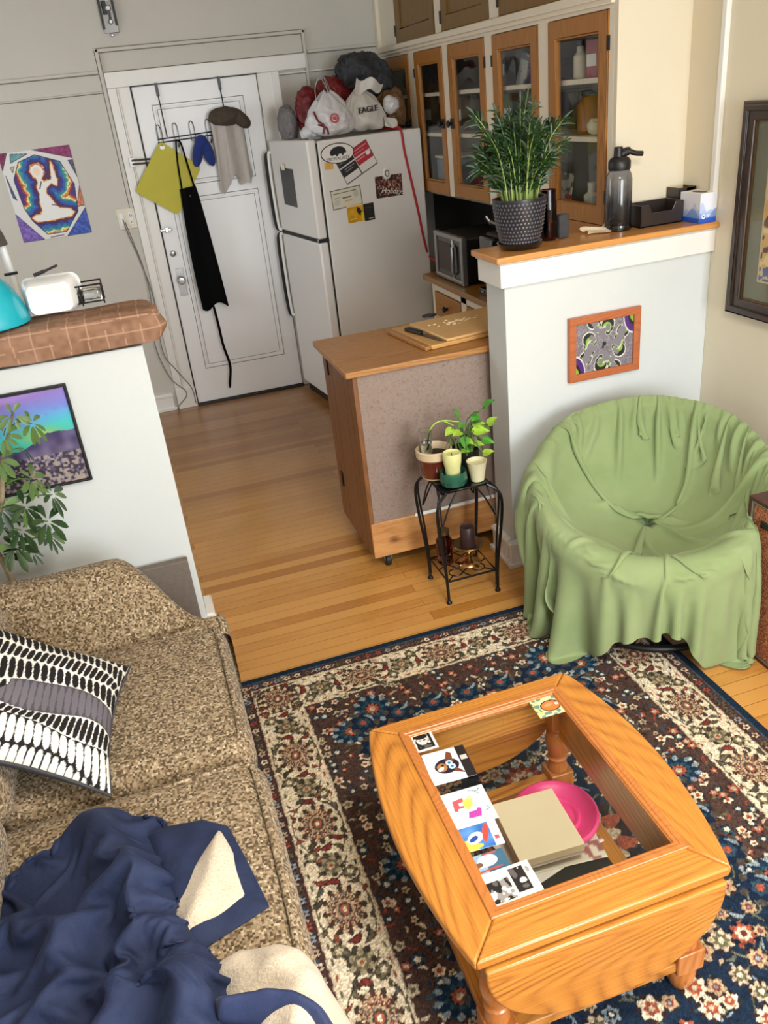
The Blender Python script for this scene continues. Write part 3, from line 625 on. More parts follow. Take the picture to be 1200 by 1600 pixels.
G = np.array([tubgrid(-.318, -.212, 1.375, 1.438, 2.951, .016), tubgrid(-.326, -.204, 1.367, 1.446, 2.945, .02), tubgrid(-.332, -.198, 1.362, 1.452, 2.945, .022), tubgrid(-.337, -.193, 1.359, 1.457, 2.952, .024), tubgrid(-.345, -.175, 1.354, 1.464, 3.01, .026), tubgrid(-.35, -.168, 1.352, 1.468, 3.03, .03), tubgrid(-.353, -.163, 1.352, 1.47, 3.033, .03)])
m = MB().grid(G, closed_v=True); n0 = len(m.v); m.f.append(tuple(range(24))); part('body', m, 'white_plastic', o, angle=50)
o = thing('wire_basket', 'low clear dish in a thin black wire rack behind the white tub', 'dish rack', (-.13, 3.02, 1.36))
m = MB()
for z in (1.37, 1.425): m.tube([(-.24, 2.985, z), (-.1, 2.985, z), (-.1, 3.075, z), (-.24, 3.075, z)], .003, 6, True)
for x, y in ((-.24, 2.985), (-.1, 2.985), (-.1, 3.075), (-.24, 3.075), (-.17, 2.985)): m.tube([(x, y, 1.36), (x, y, 1.425)], .003, 6)
part('wire_frame', m, 'black_metal', o); part('dish', MB().soft(-.235, -.105, 2.99, 3.07, 1.366, 1.41, .012, 4), 'clear_glass', o)
solo('serving_spoon', MB().tube(bez([(-.30, 3.01, 1.478), (-.26, 3.015, 1.487), (-.22, 3.02, 1.498)]), [.006]*8+[.004]*9, 8), 'black', 'black spoon handle lying across the top of the white tub', 'spoon')
o = thing('floor_lamp', 'white pole lamp with grey brown head at the left edge behind the bowl', 'lamp', (-.405, 3.35, 0))
part('base', MB().cyl((-.405, 3.35), .12, 0, .02, 32), 'white_plastic', o); part('pole', MB().tube([(-.405, 3.35, .02), (-.405, 3.35, 1.45), (-.412, 3.35, 1.6)], .014, 12), 'white_plastic', o)
part('joint', MB().tube([(-.428, 3.33, 1.45), (-.382, 3.33, 1.452)], .005, 8), 'black', o); part('lamp_shade', MB().lathe([(.09, 0), (.085, .03), (.06, .12), (.02, .15), (0, .15)], 32, (-.478, 3.35, 1.55)), 'grey_plastic', o)

# ------------------------------------------------------------------ refrigerator
FR = .13; FO = Vector((1.14, 5.13, 0)); FM = Matrix.Translation(FO) @ Matrix.Rotation(FR, 4, 'Z')
fr = thing('refrigerator', 'white top-freezer refrigerator standing beside the white door', 'refrigerator', FO, FR)
L_ = dict(local=True)
part('cabinet', MB().box(.07, .75, 0, .71, .04, 1.68), 'fridge_white', fr, bevel=.008, **L_)
part('base_grille', MB().box(.03, .7, .02, .69, 0, .06), 'black', fr, **L_)
part('seal', MB().box(.058, .071, .008, .702, .1, 1.665), 'rubber', fr, **L_)
part('freezer_door', MB().box(0, .06, 0, .71, 1.135, 1.69), 'fridge_white', fr, bevel=.012, seg=3, **L_)
part('main_door', MB().box(0, .06, 0, .71, .07, 1.115), 'fridge_white', fr, bevel=.012, seg=3, **L_)
part('divider', MB().box(.004, .07, .004, .706, 1.114, 1.136), 'rubber', fr, **L_)
for bb in ((.03, .1, .012, .05, 1.69, 1.702), (.0, .085, .01, .03, 1.116, 1.134)): part('hinge', MB().box(*bb), 'silver', fr, bevel=.003, **L_)
for z0, z1 in ((1.14, 1.62), (.56, 1.11)):
    p_ = part('handle', MB().tube(bez([(0, .685, z0), (-.018, .692, z0+.02), (-.022, .696, (z0+z1)/2), (-.018, .692, z1-.02), (0, .685, z1)]), .009, 8), 'fridge_white', fr, **L_)
    part('handle_trim', MB().tube(bez([(-.0, .706, z0-.01), (-.03, .712, z0+.03), (-.036, .716, (z0+z1)/2), (-.03, .712, z1-.03), (0, .706, z1)]), .011, 8), 'rubber', p_, **L_)
# papers and magnets on its side (local x along the side, z up) and front
def on_side(art, name, x, z, label, cat, tilt=0, group=None, off=.0015, thick=.001, mat='print'):
    o = art.mesh(name, thick, 'XZ', mat); p = FM @ Vector((x, -off, z))
    o.rotation_mode = 'XYZ'; o.matrix_world = Matrix.Translation(p) @ Matrix.Rotation(FR, 4, 'Z') @ Matrix.Rotation(-tilt, 4, 'Y')
    return tag(o, label, cat, group)
PG = 'papers and magnets on the refrigerator'
# oval bear sticker
ov = thing('oval_sticker', 'white oval sticker with a black bear and city lettering high on the refrigerator side', 'sticker', FM @ Vector((.188, -.001, 1.602)), FR, PG)
ell = lambda rx, rz, n=48: [(rx*math.cos(t), rz*math.sin(t)) for t in lsp(0, 2*PI, n, False)]
part('border', MB().prism(ell(.108, .056), -.0012, 0, 'XZ'), 'ink', ov, **L_); part('face', MB().prism(ell(.102, .051), -.002, -.0005, 'XZ'), 'paper_white', ov, **L_)
bear = [(-.05, .004), (-.042, .02), (-.02, .033), (.01, .037), (.034, .032), (.05, .02), (.056, .004), (.05, -.006), (.04, -.002), (.036, -.014), (.026, -.014), (.024, -.004), (.006, -.006), (.0, -.016), (-.012, -.016), (-.014, -.006), (-.032, -.012), (-.044, -.01)]
part('bear', MB().prism(bear, -.0028, -.0015, 'XZ'), 'ink', ov, **L_)
text_part('lettering', 'MILWAUKEE', .027, 'ink', ov, Matrix.Translation((0, -.0022, -.03)) @ Matrix.Rotation(PI/2, 4, 'X'), .0005)
a = Art(.235, .155, .0025, (232, 230, 226)); W, H = a.w, a.h
a.rect(0, 0, W, .006, (90, 90, 92)); a.rect(0, 0, .003, H, (90, 90, 92)); a.rect(W-.003, 0, W, H, (90, 90, 92))
a.rect(.003, .045, .115, H, (26, 26, 28)); a.rect(.118, .052, W-.003, H, (182, 42, 58)); a.rect(.003, .095, W, .102, (220, 214, 212)); a.rect(.003, H-.004, W, H, (70, 30, 36))
for y, c, x0, x1 in ((.135, (150, 150, 150), .012, .1), (.122, (120, 120, 120), .012, .09), (.08, (200, 200, 200), .03, .1), (.066, (140, 140, 140), .03, .085), (.136, (226, 150, 156), .126, .22), (.12, (214, 120, 130), .126, .2), (.082, (226, 160, 166), .126, .18)):
    a.line([(x0, y), (x1, y)], .005, c)
a.rect(.112, .0, .118, .05, (80, 80, 84)); a.ell(.21, .085, .016, .012, (240, 230, 230))
on_side(a, 'calendar_card', .228, 1.42, 'black, red and white printed card pinned slanting below the oval sticker', 'card', .42, PG)
on_side(Art(.055, .035, .003, (232, 176, 84)).speck(14, 120, 2), 'price_tag', .095, 1.522, 'small orange tag stuck under the oval sticker', 'tag', -.05, PG)
a = Art(.2, .112, .0022, (220, 216, 192)); a.c[:] = (222, 218, 198)
for m_ in (.002, .2-.005): a.rect(m_, 0, m_+.003, .112, (70, 74, 62))
for m_ in (.001, .107): a.rect(0, m_, .2, m_+.004, (70, 74, 62))
a.line([(.02, .088), (.17, .09)], .005, (110, 110, 90)); a.line([(.075, .058), (.13, .059)], .008, (120, 112, 118)); a.line([(.09, .038), (.13, .039)], .009, (226, 176, 110)); a.ell(.165, .068, .017, .02, (196, 200, 186)); a.ell(.035, .038, .02, .018, (200, 202, 188)); a.line([(.02, .064), (.055, .065)], .006, (170, 172, 150))
on_side(a, 'certificate', .117, 1.288, 'small cream certificate with dark border on the refrigerator side', 'certificate', .06, PG)
a = Art(.11, .1, .0022, (212, 160, 12)); a.speck(16, 60, 3); a.rect(0, .09, .11, .1, (232, 206, 150)); a.ell(.08, .06, .014, .025, (40, 24, 20), .4); a.line([(.02, .02), (.06, .02)], .005, (232, 200, 90)); a.rect(.092, 0, .11, .05, (236, 206, 30))
on_side(a, 'gift_card', .207, 1.2, 'yellow card with a small dark figure on the refrigerator side', 'card', .03, PG, .003)
a = Art(.07, .1, .0022, (26, 26, 24)); a.speck(10, 80, 3); a.line([(.03, .012), (.06, .012)], .004, (190, 190, 186)); a.line([(.02, .075), (.05, .075)], .003, (90, 90, 84)); a.line([(.02, .06), (.05, .06)], .003, (70, 70, 64))
on_side(a, 'gift_card', .317, 1.198, 'black card overlapping the yellow card on the refrigerator side', 'card', .02, PG, .0045)
a = Art(.182, .125, .0018, (60, 34, 26)); X, Y = a.X, a.Y; n1 = vnoise(X, Y, 60, 3); n2 = vnoise(X, Y, 110, 5)
a.fill(n1 > .6, (110, 62, 48)); a.fill((n2 > .68), (160, 112, 96)); a.fill((n2 < .25), (26, 16, 16)); a.fill((n1*n2 > .55), (206, 180, 164))
for q in range(14): a.ell(.015+.012*q, .06+.03*math.sin(q*2.1), .007, .009, [(176, 122, 98), (150, 90, 70), (90, 30, 28)][q % 3])
ph = on_side(a, 'family_photo', .411, 1.316, 'dark holiday group photo card with white script on the refrigerator side', 'photo', -.01, PG)
WM[ph.name] = ph.matrix_world.copy()
text_part('script', 'Holidays', .045, 'paper_white', ph, Matrix.Translation((.115, -.002, .03)) @ Matrix.Rotation(.15, 4, 'Y') @ Matrix.Rotation(PI/2, 4, 'X') @ Matrix.Shear('XZ', 4, (.35, 0)), .0005)
mg = thing('round_magnet', 'round white button magnet holding the holiday photo', 'magnet', FM @ Vector((.492, -.002, 1.452)), FR, PG)
part('disc', MB().lathe([(.026, 0), (.028, .004), (.024, .008), (0, .009)], 28, (0, -.003, 0), Matrix.Rotation(PI/2, 4, 'X') @ Matrix.Scale(1.2, 4, (0, 1, 0))), 'paper_white', mg, **L_)
part('emblem', MB().tube([(.012*math.cos(t), -.0125, .018*math.sin(t)) for t in lsp(0, 6.28, 22)], .003, 5), 'steel_dark', mg, **L_)
a = Art(.24, .225, .01, (66, 68, 70)); a.speck(5, 20, 1)
o = a.mesh('grey_sheet', .001, 'YZ'); o.matrix_world = FM @ Matrix.Translation((-.003, .545, 1.31)) @ Matrix.Rotation(.03, 4, 'X'); tag(o, 'dark grey sheet clipped to the freezer door', 'paper', PG)
b = o.modifiers.new('bend', 'SIMPLE_DEFORM'); o.modifiers.remove(b)
o = thing('clip_magnet', 'small cream clip magnet at the top of the dark grey sheet', 'clip', FM @ Vector((-.006, .45, 1.535)), FR, PG)
part('clip', MB().box(-.012, 0, -.02, .02, -.015, .02).box(-.018, -.01, -.008, .008, -.01, .032), 'ivory', o, bevel=.003, **L_)
c = [FM @ Vector(p) for p in [(.56, .2, 1.695), (.6, .05, 1.695), (.613, -.008, 1.68), (.625, -.01, 1.56), (.66, -.012, 1.35), (.685, -.012, 1.2), (.715, -.012, 1.0), (.75, -.014, .905)]]+[Vector((1.93, 4.9, .9)), Vector((2.05, 4.86, .9))]
solo('extension_cord', MB().tube(bez(c), .0075, 8), 'red_cord', 'red extension cord running down the refrigerator side to the wooden counter', 'cord')

# bags on top of the refrigerator
BG = 'bags piled on top of the refrigerator'; ZT = 1.694
def bag(name, label, cat, mat, c, rad, **k):
    return None
o = thing('shopping_bag', 'white plastic shopping bag with red ring emblem on the refrigerator front', 'bag', (1.345, 5.27, ZT), 0, BG)
def carrier(c, w, d, h, seed, lean=0):
    G = np.zeros((34, 64, 3))
    for i, t in enumerate(lsp(0, 1, 34)):
        prof = (math.sin(min(1, (t+.02)/.18)*PI/2)**.6)*(1-.0*t) if t < .18 else 1-.10*((t-.18)/.3)**2 if t < .48 else .9*(1-((t-.48)/.52)**1.5*.82)
        for j in range(64):
            b = 2*PI*j/64; q = Vector((math.cos(b)*1.3, math.sin(b)*1.3, t*2.2))+Vector((seed*5.1, 0, 0))
            n_ = noise.noise(q*1.6)*.16+(1-2*abs(noise.noise(q*2.6+Vector((3, 1, 0)))))*.075+(1-2*abs(noise.noise(Vector((math.cos(b)*4, math.sin(b)*4, t*1.2+seed)))))*.07*(t**.7)
            G[i, j] = (c[0]+math.cos(b)*w*prof*(1+n_)+lean*t, c[1]+math.sin(b)*d*prof*(1+n_), max(c[2]+.003, c[2]+h*t+.02*noise.noise(q)))
    m = MB().grid(G, closed_v=True); m.f.append(tuple(range(64))[::-1]); return m
part('body', carrier((1.33, 5.275, ZT), .138, .105, .235, 2, .0), 'bag_white', o)
m = MB()
for sx, sy in ((-.05, -.02), (.035, .01)):
    P_ = bez([(1.31+sx, 5.27+sy, ZT+.19), (1.305+sx*.9, 5.26+sy, ZT+.26), (1.315+sx*.4, 5.265+sy, ZT+.315), (1.34+sx*.3, 5.27+sy, ZT+.27), (1.36+sx*.2, 5.28+sy, ZT+.2)], 6)
    m.grid([[p+Vector((k*.004, k*.022, 0)) for k in (-1, -.3, .3, 1)] for p in P_])
part('handle_loop', m, 'bag_white', o, solid=.002, subd=1)
for r0, r1, k in ((.026, .018, 0), (.010, 0, 1)):
    mm = MB(); n = 28; N_ = Vector((-.12, -1, -.05)).normalized(); u_ = N_.cross(Vector((0, 0, 1))).normalized(); v_ = u_.cross(N_); cc = Vector((1.335, 5.155, ZT+.095)); G = [[cc+r_*(math.cos(t)*u_+math.sin(t)*v_)+N_*h for h, r_ in ((0, r0), (.008, r0), (.008, r1), (0, r1))] for t in lsp(0, 2*PI, n, False)]
    mm.grid(G, closed_u=True, closed_v=True); part('emblem_ring', mm, 'ink_red', o)
part('red_print', MB().tube(bez([(1.225, 5.2, ZT+.14), (1.24, 5.175, ZT+.09), (1.27, 5.165, ZT+.06), (1.26, 5.17, ZT+.02)]), .006, 6).tube(bez([(1.24, 5.19, ZT+.07), (1.28, 5.16, ZT+.05), (1.29, 5.165, ZT+.015)]), .005, 6), 'bag_red', o)
o = thing('shopping_bag', 'cream plastic bag with black capital lettering beside the red ring bag', 'bag', (1.6, 5.32, ZT), 0, BG)
G = np.zeros((26, 60, 3))
part('body', carrier((1.585, 5.335, ZT), .125, .09, .235, 7, -.035), 'bag_cream', o)
m = MB().grid([[Vector((1.5+.17*u+.02*v, 5.27+.02*math.sin(u*8)-.012*v, ZT+.21+.085*v*(1-.5*u)-.015*math.sin(u*9))) for v in lsp(0, 1, 7)] for u in lsp(0, 1, 16)]); part('mouth', m, 'bag_cream', o, solid=.002, subd=1)
m = MB().grid([[Vector((1.66+.08*u, 5.24-.012*math.sin(u*6+v*3), ZT+.015+.055*v-.02*u)) for v in lsp(0, 1, 6)] for u in lsp(0, 1, 10)]); part('loose_corner', m, 'bag_cream', o, solid=.002, subd=1)
text_part('lettering', 'EAGLE', .044, 'ink', o, Matrix.Translation((-.04, -.108, .118)) @ Matrix.Rotation(-.06, 4, 'Y') @ Matrix.Rotation(.1, 4, 'Z') @ Matrix.Rotation(PI/2, 4, 'X'), .006)
solo('bag', MB().blob((1.735, 5.3, ZT+.13), (.05, .05, .05), .3, 5, 11, 36, False), 'bag_white', 'crumpled white plastic scrap poking out right of the lettered bag', 'bag', BG)
solo('bag', MB().blob((1.30, 5.53, ZT+.13), (.11, .1, .14), .25, 4, 21, 40), 'bag_red', 'red plastic bag behind the ring emblem bag', 'bag', BG)
solo('bag', MB().blob((1.47, 5.63, ZT+.17), (.15, .12, .15), .25, 4, 25, 40), 'bag_red', 'dark red bag at the back of the pile under the charcoal one', 'bag', BG)
solo('jacket', MB().blob((1.67, 5.64, ZT+.3), (.19, .16, .12), .35, 4, 31, 48, False, M=Matrix.Rotation(.35, 4, 'Y')), 'bag_dark', 'charcoal crumpled jacket on top of the pile of bags', 'jacket', BG)
solo('backpack', MB().blob((1.73, 5.7, ZT+.1), (.075, .1, .11), .2, 3, 32, 36), 'bag_dark', 'dark bulging bag below the charcoal jacket', 'bag', BG)
solo('bag', MB().blob((1.15, 5.62, ZT+.08), (.06, .13, .1), .22, 5, 41, 36), 'bag_grey', 'grey cloth bag at the left end of the pile by the door', 'bag', BG)
solo('bag', MB().blob((1.205, 5.3, ZT+.035), (.05, .06, .04), .3, 6, 47, 30), 'bag_white', 'small crumpled white wrapper at the front left corner of the refrigerator top', 'wrapper', BG)
solo('paper_bag', MB().blob((1.775, 5.45, ZT+.1), (.08, .12, .12), .3, 4, 51, 44), 'bag_brown', 'crumpled brown bag at the right end of the pile by the cupboard', 'bag', BG)

# ------------------------------------------------------------------ built-in cupboard
XC = 1.9
cb = thing('built_in_cupboard', 'tall built-in kitchen cupboard with glass oak doors in a cream frame', 'cupboard', (XC, 3.09, 1.3))
DO = [(3.13, 3.61), (3.70, 4.18), (4.27, 4.76), (4.84, 5.30), (5.40, 5.86)]; UP = [(3.46, 4.09), (4.20, 4.82), (4.92, 5.59)]
m = MB(); ys = [3.092]+[v for d in DO for v in d]+[YB-.002]
for k in range(0, len(ys), 2): m.box(XC, XC+.024, ys[k], ys[k+1], 1.31, 2.088)
m.box(XC, XC+.024, 3.092, YB-.002, 2.086, 2.155)
yu = [3.092]+[v for d in UP for v in d]+[YB-.002]
for k in range(0, len(yu), 2): m.box(XC, XC+.024, yu[k], yu[k+1], 2.15, 2.72)
part('face_frame', m, 'cupboard_white', cb, bevel=.002)
part('cornice', MB().box(XC-.03, XC+.01, 3.092, YB-.01, 2.118, 2.148).box(XC-.016, XC+.01, 3.092, YB-.01, 2.1, 2.12), 'cupboard_white', cb, bevel=.004)
part('edge_strip', MB().box(XC-.022, XC+.01, 5.9, YB-.002, 2.14, HC-.02), 'cupboard_white', cb, bevel=.004)
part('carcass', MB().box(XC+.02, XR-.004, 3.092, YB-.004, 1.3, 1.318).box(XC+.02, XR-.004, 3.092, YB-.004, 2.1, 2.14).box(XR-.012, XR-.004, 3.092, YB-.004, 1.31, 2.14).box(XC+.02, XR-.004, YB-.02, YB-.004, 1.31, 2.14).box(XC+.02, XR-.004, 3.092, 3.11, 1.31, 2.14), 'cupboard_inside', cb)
for z in (1.645, 1.862):
    for y0, y1 in ((3.11, 4.22), (4.225, 5.35), (5.36, 5.93)): part('shelf', MB().box(XC+.03, XR-.014, y0, y1, z-.02, z), 'cupboard_white', cb, bevel=.002)
for i, (y0, y1) in enumerate(DO):
    d = part('glass_door', MB().ring(y0+.003, y1-.003, 1.315, 2.083, .066, XC-.004, XC+.022, 'YZ').ring(y0+.062, y1-.062, 1.376, 2.022, .014, XC+.0, XC+.014, 'YZ'), 'oak_door', cb, bevel=.003)
    part('glass_pane', MB().box(XC+.008, XC+.011, y0+.06, y1-.06, 1.37, 2.03), 'pane', d)
    yk = y1-.03 if i in (0, 2) else y0+.03
    part('latch', MB().lathe([(.009, 0), (.009, .018), (.019, .024), (.019, .032), (0, .036)], 18, (XC-.004, yk, 1.70), Matrix.Rotation(-PI/2, 4, 'Y')).box(XC-.012, XC-.004, yk-.02, yk+.02, 1.675, 1.725), 'black_metal', d, bevel=.002)
    ye = y0 if i in (0, 2) else y1
    for z in (1.4, 1.95): part('hinge', MB().box(XC-.006, XC+.004, ye-.008, ye+.008, z, z+.05), 'black_metal', d)
for y0, y1 in UP:
    d = part('panel_door', MB().box(XC+.008, XC+.02, y0+.003, y1-.003, 2.152, 2.715), 'panel_wood', cb)
    part('door_frame', MB().ring(y0+.003, y1-.003, 2.152, 2.715, .075, XC-.003, XC+.02, 'YZ'), 'panel_wood', d, bevel=.005)
    part('hinge', MB().box(XC-.008, XC+.004, y1-.006, y1+.01, 2.19, 2.25), 'black_metal', d)
part('bottom_panel', MB().box(XC-.002, XC+.018, 3.094, 3.66, 1.19, 1.313), 'oak_rail', cb, bevel=.003)
# contents seen through the glass
CG = 'things on the cupboard shelves'
def tin(name, y, z, r, h, mat, label, cat, x=2.03, lid='black'):
    o = thing(name, label, cat, (x, y, z), 0, CG); part('body', MB().lathe([(r*.9, 0), (r, .005), (r, h*.7), (r*.55, h*.82), (r*.5, h)], 20, (x, y, z)), mat, o); part('lid', MB().cyl((x, y), r*.56, z+h, z+h+.02, 18), lid, o); return o
o = tin('spice_bottle', 3.515, 1.863, .03, .12, 'carton_cream', 'cream labelled bottle on the top shelf behind the rightmost glass door', 'bottle', 2.0)
def carton(name, y0, y1, z0, z1, mat, label, x0=1.98, d=.06, cat='box', rot=0):
    o = thing(name, label, cat, (x0, y0, z0), 0, CG); part('carton', MB().box(x0, x0+d, y0, y1, z0, z1), mat, o, bevel=.003); part('printed_panel', MB().box(x0-.002, x0, y0+.008, y1-.008, z0+(z1-z0)*.3, z0+(z1-z0)*.62), 'paper_white' if mat != 'carton_cream' else 'bag_red', o); return o
carton('tea_carton', 3.345, 3.435, 1.863, 2.0, 'carton_pink', 'taller pink carton on the top shelf behind the rightmost glass door')
carton('tea_carton', 3.21, 3.33, 1.863, 1.99, 'carton_pink', 'wider pink carton at the right end of the top cupboard shelf', 2.0)
o = thing('storage_jar', 'large amber brown jar on the middle shelf behind the rightmost glass door', 'jar', (2.06, 3.47, 1.646), 0, CG); part('body', MB().lathe([(.07, 0), (.088, .015), (.09, .11), (.07, .14), (.06, .15)], 28, (2.06, 3.47, 1.646)), 'tin_orange', o); part('lid', MB().cyl((2.06, 3.47), .07, 1.796, 1.815, 28), 'black', o)
solo('paper_scrap', MB().blob((1.985, 3.37, 1.675), (.03, .05, .032), .3, 8, 61, 24), 'carton_cream', 'crumpled cream packet in front of the amber jar', 'packet', CG)
carton('card_box', 3.22, 3.28, 1.646, 1.80, 'carton_cream', 'narrow cream box beside the amber jar', 2.0)
a = Art(.125, .17, .0025, (206, 204, 190)); n1 = vnoise(a.X, a.Y, 40, 2); a.fill((n1 > .5) & (a.Y > .07), (110, 120, 84)); a.fill((vnoise(a.X, a.Y, 55, 4) > .55) & (a.Y < .1), (190, 80, 60)); a.rect(0, 0, .125, .012, (226, 224, 214))
o = a.mesh('greeting_card', .002, 'YZ'); put(o, (1.955, 3.65, 1.319), (0, .12, 0)); tag(o, 'upright floral greeting card on the bottom shelf behind the rightmost glass door', 'card', CG)
o = tin('small_jar', 3.46, 1.319, .036, .11, 'carton_cream', 'white labelled jar beside the floral card', 'jar', 2.03, 'carton_cream')
tin('grey_jar', 3.3, 1.319, .05, .2, 'blue_grey', 'blue grey canister at the right end of the bottom cupboard shelf', 'canister', 2.08, 'blue_grey')
for y, wd, h, c1, c2, label, tl in ((4.14, .11, .15, (196, 196, 190), (120, 130, 140), 'pale booklet leaning on the top shelf behind the second glass door', .3), (4.03, .1, .15, (74, 84, 120), (170, 60, 54), 'blue and red booklet leaning on the top shelf behind the second glass door', .12), (3.92, .08, .13, (180, 170, 160), (90, 80, 80), 'small grey booklet leaning at the right of the blue booklet', -.1)):
    a = Art(wd, h, .003, c1); a.fill(vnoise(a.X, a.Y, 30, int(y*100)) > .55, c2); o = a.mesh('booklet', .006, 'YZ'); put(o, (2.0, y, 1.864), (tl, .14, 0)); tag(o, label, 'booklet', CG)
carton('card_box', 3.9, 4.0, 1.646, 1.76, 'carton_pink', 'pinkish box on the middle shelf behind the second glass door', 2.02)
carton('card_box', 4.46, 4.66, 1.319, 1.41, 'glass_red', 'red box on the bottom shelf behind the third glass door', 1.98, .1)
o = thing('plate_stack', 'stack of pale plates on the lower shelf behind the third glass door', 'plates', (2.05, 4.6, 1.646), 0, CG)
for k in range(5): part('plate', MB().lathe([(.05, 0), (.09, .006), (.1, .012), (.095, .012), (.05, .004), (0, .004)], 28, (2.05, 4.6, 1.646+k*.009)), 'blue_grey', o)
o = thing('storage_tub', 'blue grey plastic tub on the bottom shelf behind the fourth glass door', 'tub', (2.05, 5.06, 1.319), 0, CG); part('body', MB().soft(1.96, 2.14, 4.94, 5.2, 1.319, 1.5, .02, 4), 'blue_grey', o); part('lid', MB().box(1.955, 2.145, 4.935, 5.205, 1.5, 1.515), 'carton_cream', o, bevel=.004)

for args in ((3.33, 3.42, 1.319, 1.46, 'carton_cream', 'tall cream carton behind the white labelled jar', 2.09), (3.95, 4.12, 1.319, 1.5, 'tin_orange', 'orange brown carton on the bottom shelf behind the second glass door', 2.05), (4.04, 4.14, 1.646, 1.81, 'blue_grey', 'grey blue carton on the middle shelf behind the second glass door', 2.06), (4.36, 4.45, 1.863, 2.02, 'bag_grey', 'grey carton on the top shelf behind the third glass door', 2.05), (4.52, 4.7, 1.863, 1.98, 'grey_plastic', 'dark wide carton on the top shelf behind the third glass door', 2.08), (4.33, 4.47, 1.646, 1.82, 'leaf_mid', 'greenish carton on the middle shelf behind the third glass door', 2.07), (4.95, 5.22, 1.863, 2.03, 'hat_brown', 'brown carton on the top shelf behind the fourth glass door', 2.03), (4.92, 5.1, 1.646, 1.83, 'bag_brown', 'tan carton on the middle shelf behind the fourth glass door', 2.03), (5.47, 5.75, 1.646, 1.84, 'hat_brown', 'dark carton on the middle shelf behind the leftmost glass door', 2.05)): carton('food_carton', *args)
tin('glass_canister', 3.36, 1.646, .05, .12, 'tin_orange', 'small amber canister squeezed right of the amber jar', 'canister', 2.1)

# ------------------------------------------------------------------ counter and appliances
XD = 1.735
bc = thing('base_cabinet', 'cream kitchen base cabinet with brown drawers under the wooden counter', 'cabinet', (XD, 3.09, 0))
m = MB().box(XD+.02, XR-.004, 3.08, 4.82, .08, .855).box(XD+.06, XR-.01, 3.09, 4.8, 0, .08)
part('carcass', m, 'cupboard_white', bc)
yy = [3.08, 3.14, 3.78, 3.86, 4.28, 4.36, 4.77, 4.82]; m = MB()
for k in range(0, 8, 2): m.box(XD, XD+.024, yy[k], yy[k+1], .08, .855)
for z0, z1 in ((.8, .855), (.6, .645), (.08, .14)): m.box(XD, XD+.0235, 3.08, 4.82, z0, z1)
part('face_frame', m, 'cupboard_white', bc, bevel=.002)
for y0, y1 in ((3.14, 3.78), (3.86, 4.28), (4.36, 4.77)):
    for z0, z1, nm in ((.645, .8, 'drawer'), (.14, .6, 'door')):
        d = part(nm, MB().box(XD-.006, XD+.018, y0+.004, y1-.004, z0+.004, z1-.004), 'oak_rail' if nm == 'drawer' else 'oak_door', bc, bevel=.004)
        part('knob', MB().lathe([(.008, 0), (.008, .012), (.018, .018), (.016, .028), (0, .032)], 18, (XD-.006, (y0+y1)/2, (z0+z1)/2), Matrix.Rotation(-PI/2, 4, 'Y')), 'black_metal', d)
solo('countertop', MB().box(1.69, XR-.004, 3.075, 4.85, .857, .89), 'counter_wood', 'brown wooden kitchen counter running under the cupboard', 'countertop', bevel=.005)
struct('trim_7', MB().box(XR-.014, XR-.001, 3.1, YB-.01, .89, 1.3), 'black')
mw = thing('microwave', 'black and silver microwave on the wooden counter next to the refrigerator', 'microwave', (1.76, 4.5, .892))
part('case', MB().box(1.765, 2.1, 4.325, 4.72, .9, 1.145), 'black', mw, bevel=.01)
part('front_frame', MB().ring(4.315, 4.73, .895, 1.152, .024, 1.735, 1.77, 'YZ').box(1.737, 1.768, 4.455, 4.468, .9, 1.14), 'silver', mw, bevel=.007, seg=3)
d = part('door', MB().box(1.745, 1.766, 4.468, 4.71, .915, 1.13), 'black_gloss', mw); part('window', MB().box(1.743, 1.746, 4.495, 4.685, .945, 1.1), 'wax_dark', d)
part('control_panel', MB().box(1.745, 1.766, 4.335, 4.455, .915, 1.13), 'black_gloss', mw); part('handle', MB().tube([(1.742, 4.435, .94), (1.728, 4.435, .95), (1.728, 4.435, 1.09), (1.742, 4.435, 1.1)], .008, 8), 'silver', mw)
for y in (4.36, 4.69):
    for x in (1.8, 2.06): part('foot', MB().cyl((x, y), .012, .8905, .9, 12), 'rubber', mw)
cm = thing('coffee_machine', 'black coffee machine on the counter right of the microwave', 'coffee machine', (1.85, 4.02, .891))
part('body', MB().box(1.79, 2.02, 3.93, 4.12, .895, 1.2), 'black', cm, bevel=.02, seg=3); part('drip_tray', MB().box(1.745, 1.8, 3.935, 4.115, .891, .925), 'black_gloss', cm, bevel=.005)
part('brew_head', MB().box(1.75, 1.8, 3.95, 4.1, 1.08, 1.19), 'black_gloss', cm, bevel=.01); part('spout', MB().cyl((1.77, 4.02), .02, 1.04, 1.08, 16), 'chrome', cm); part('button', MB().box(1.742, 1.752, 4.05, 4.08, .905, .915), 'chrome', cm)
k = thing('kettle', 'dark kettle with bright handle on top of the black coffee machine', 'kettle', (1.9, 4.02, 1.2)); part('body', MB().lathe([(.07, 0), (.078, .02), (.07, .05), (.04, .075), (0, .078)], 28, (1.9, 4.02, 1.202)), 'black', k)
part('handle', MB().tube(bez([(1.9, 3.96, 1.26), (1.9, 3.97, 1.3), (1.9, 4.02, 1.312), (1.9, 4.07, 1.3), (1.9, 4.08, 1.26)]), .007, 8), 'chrome', k); part('spout', MB().tube(bez([(1.84, 4.06, 1.235), (1.81, 4.08, 1.25), (1.79, 4.09, 1.28)]), [.014]*9+[.009]*8, 8), 'steel_dark', k)

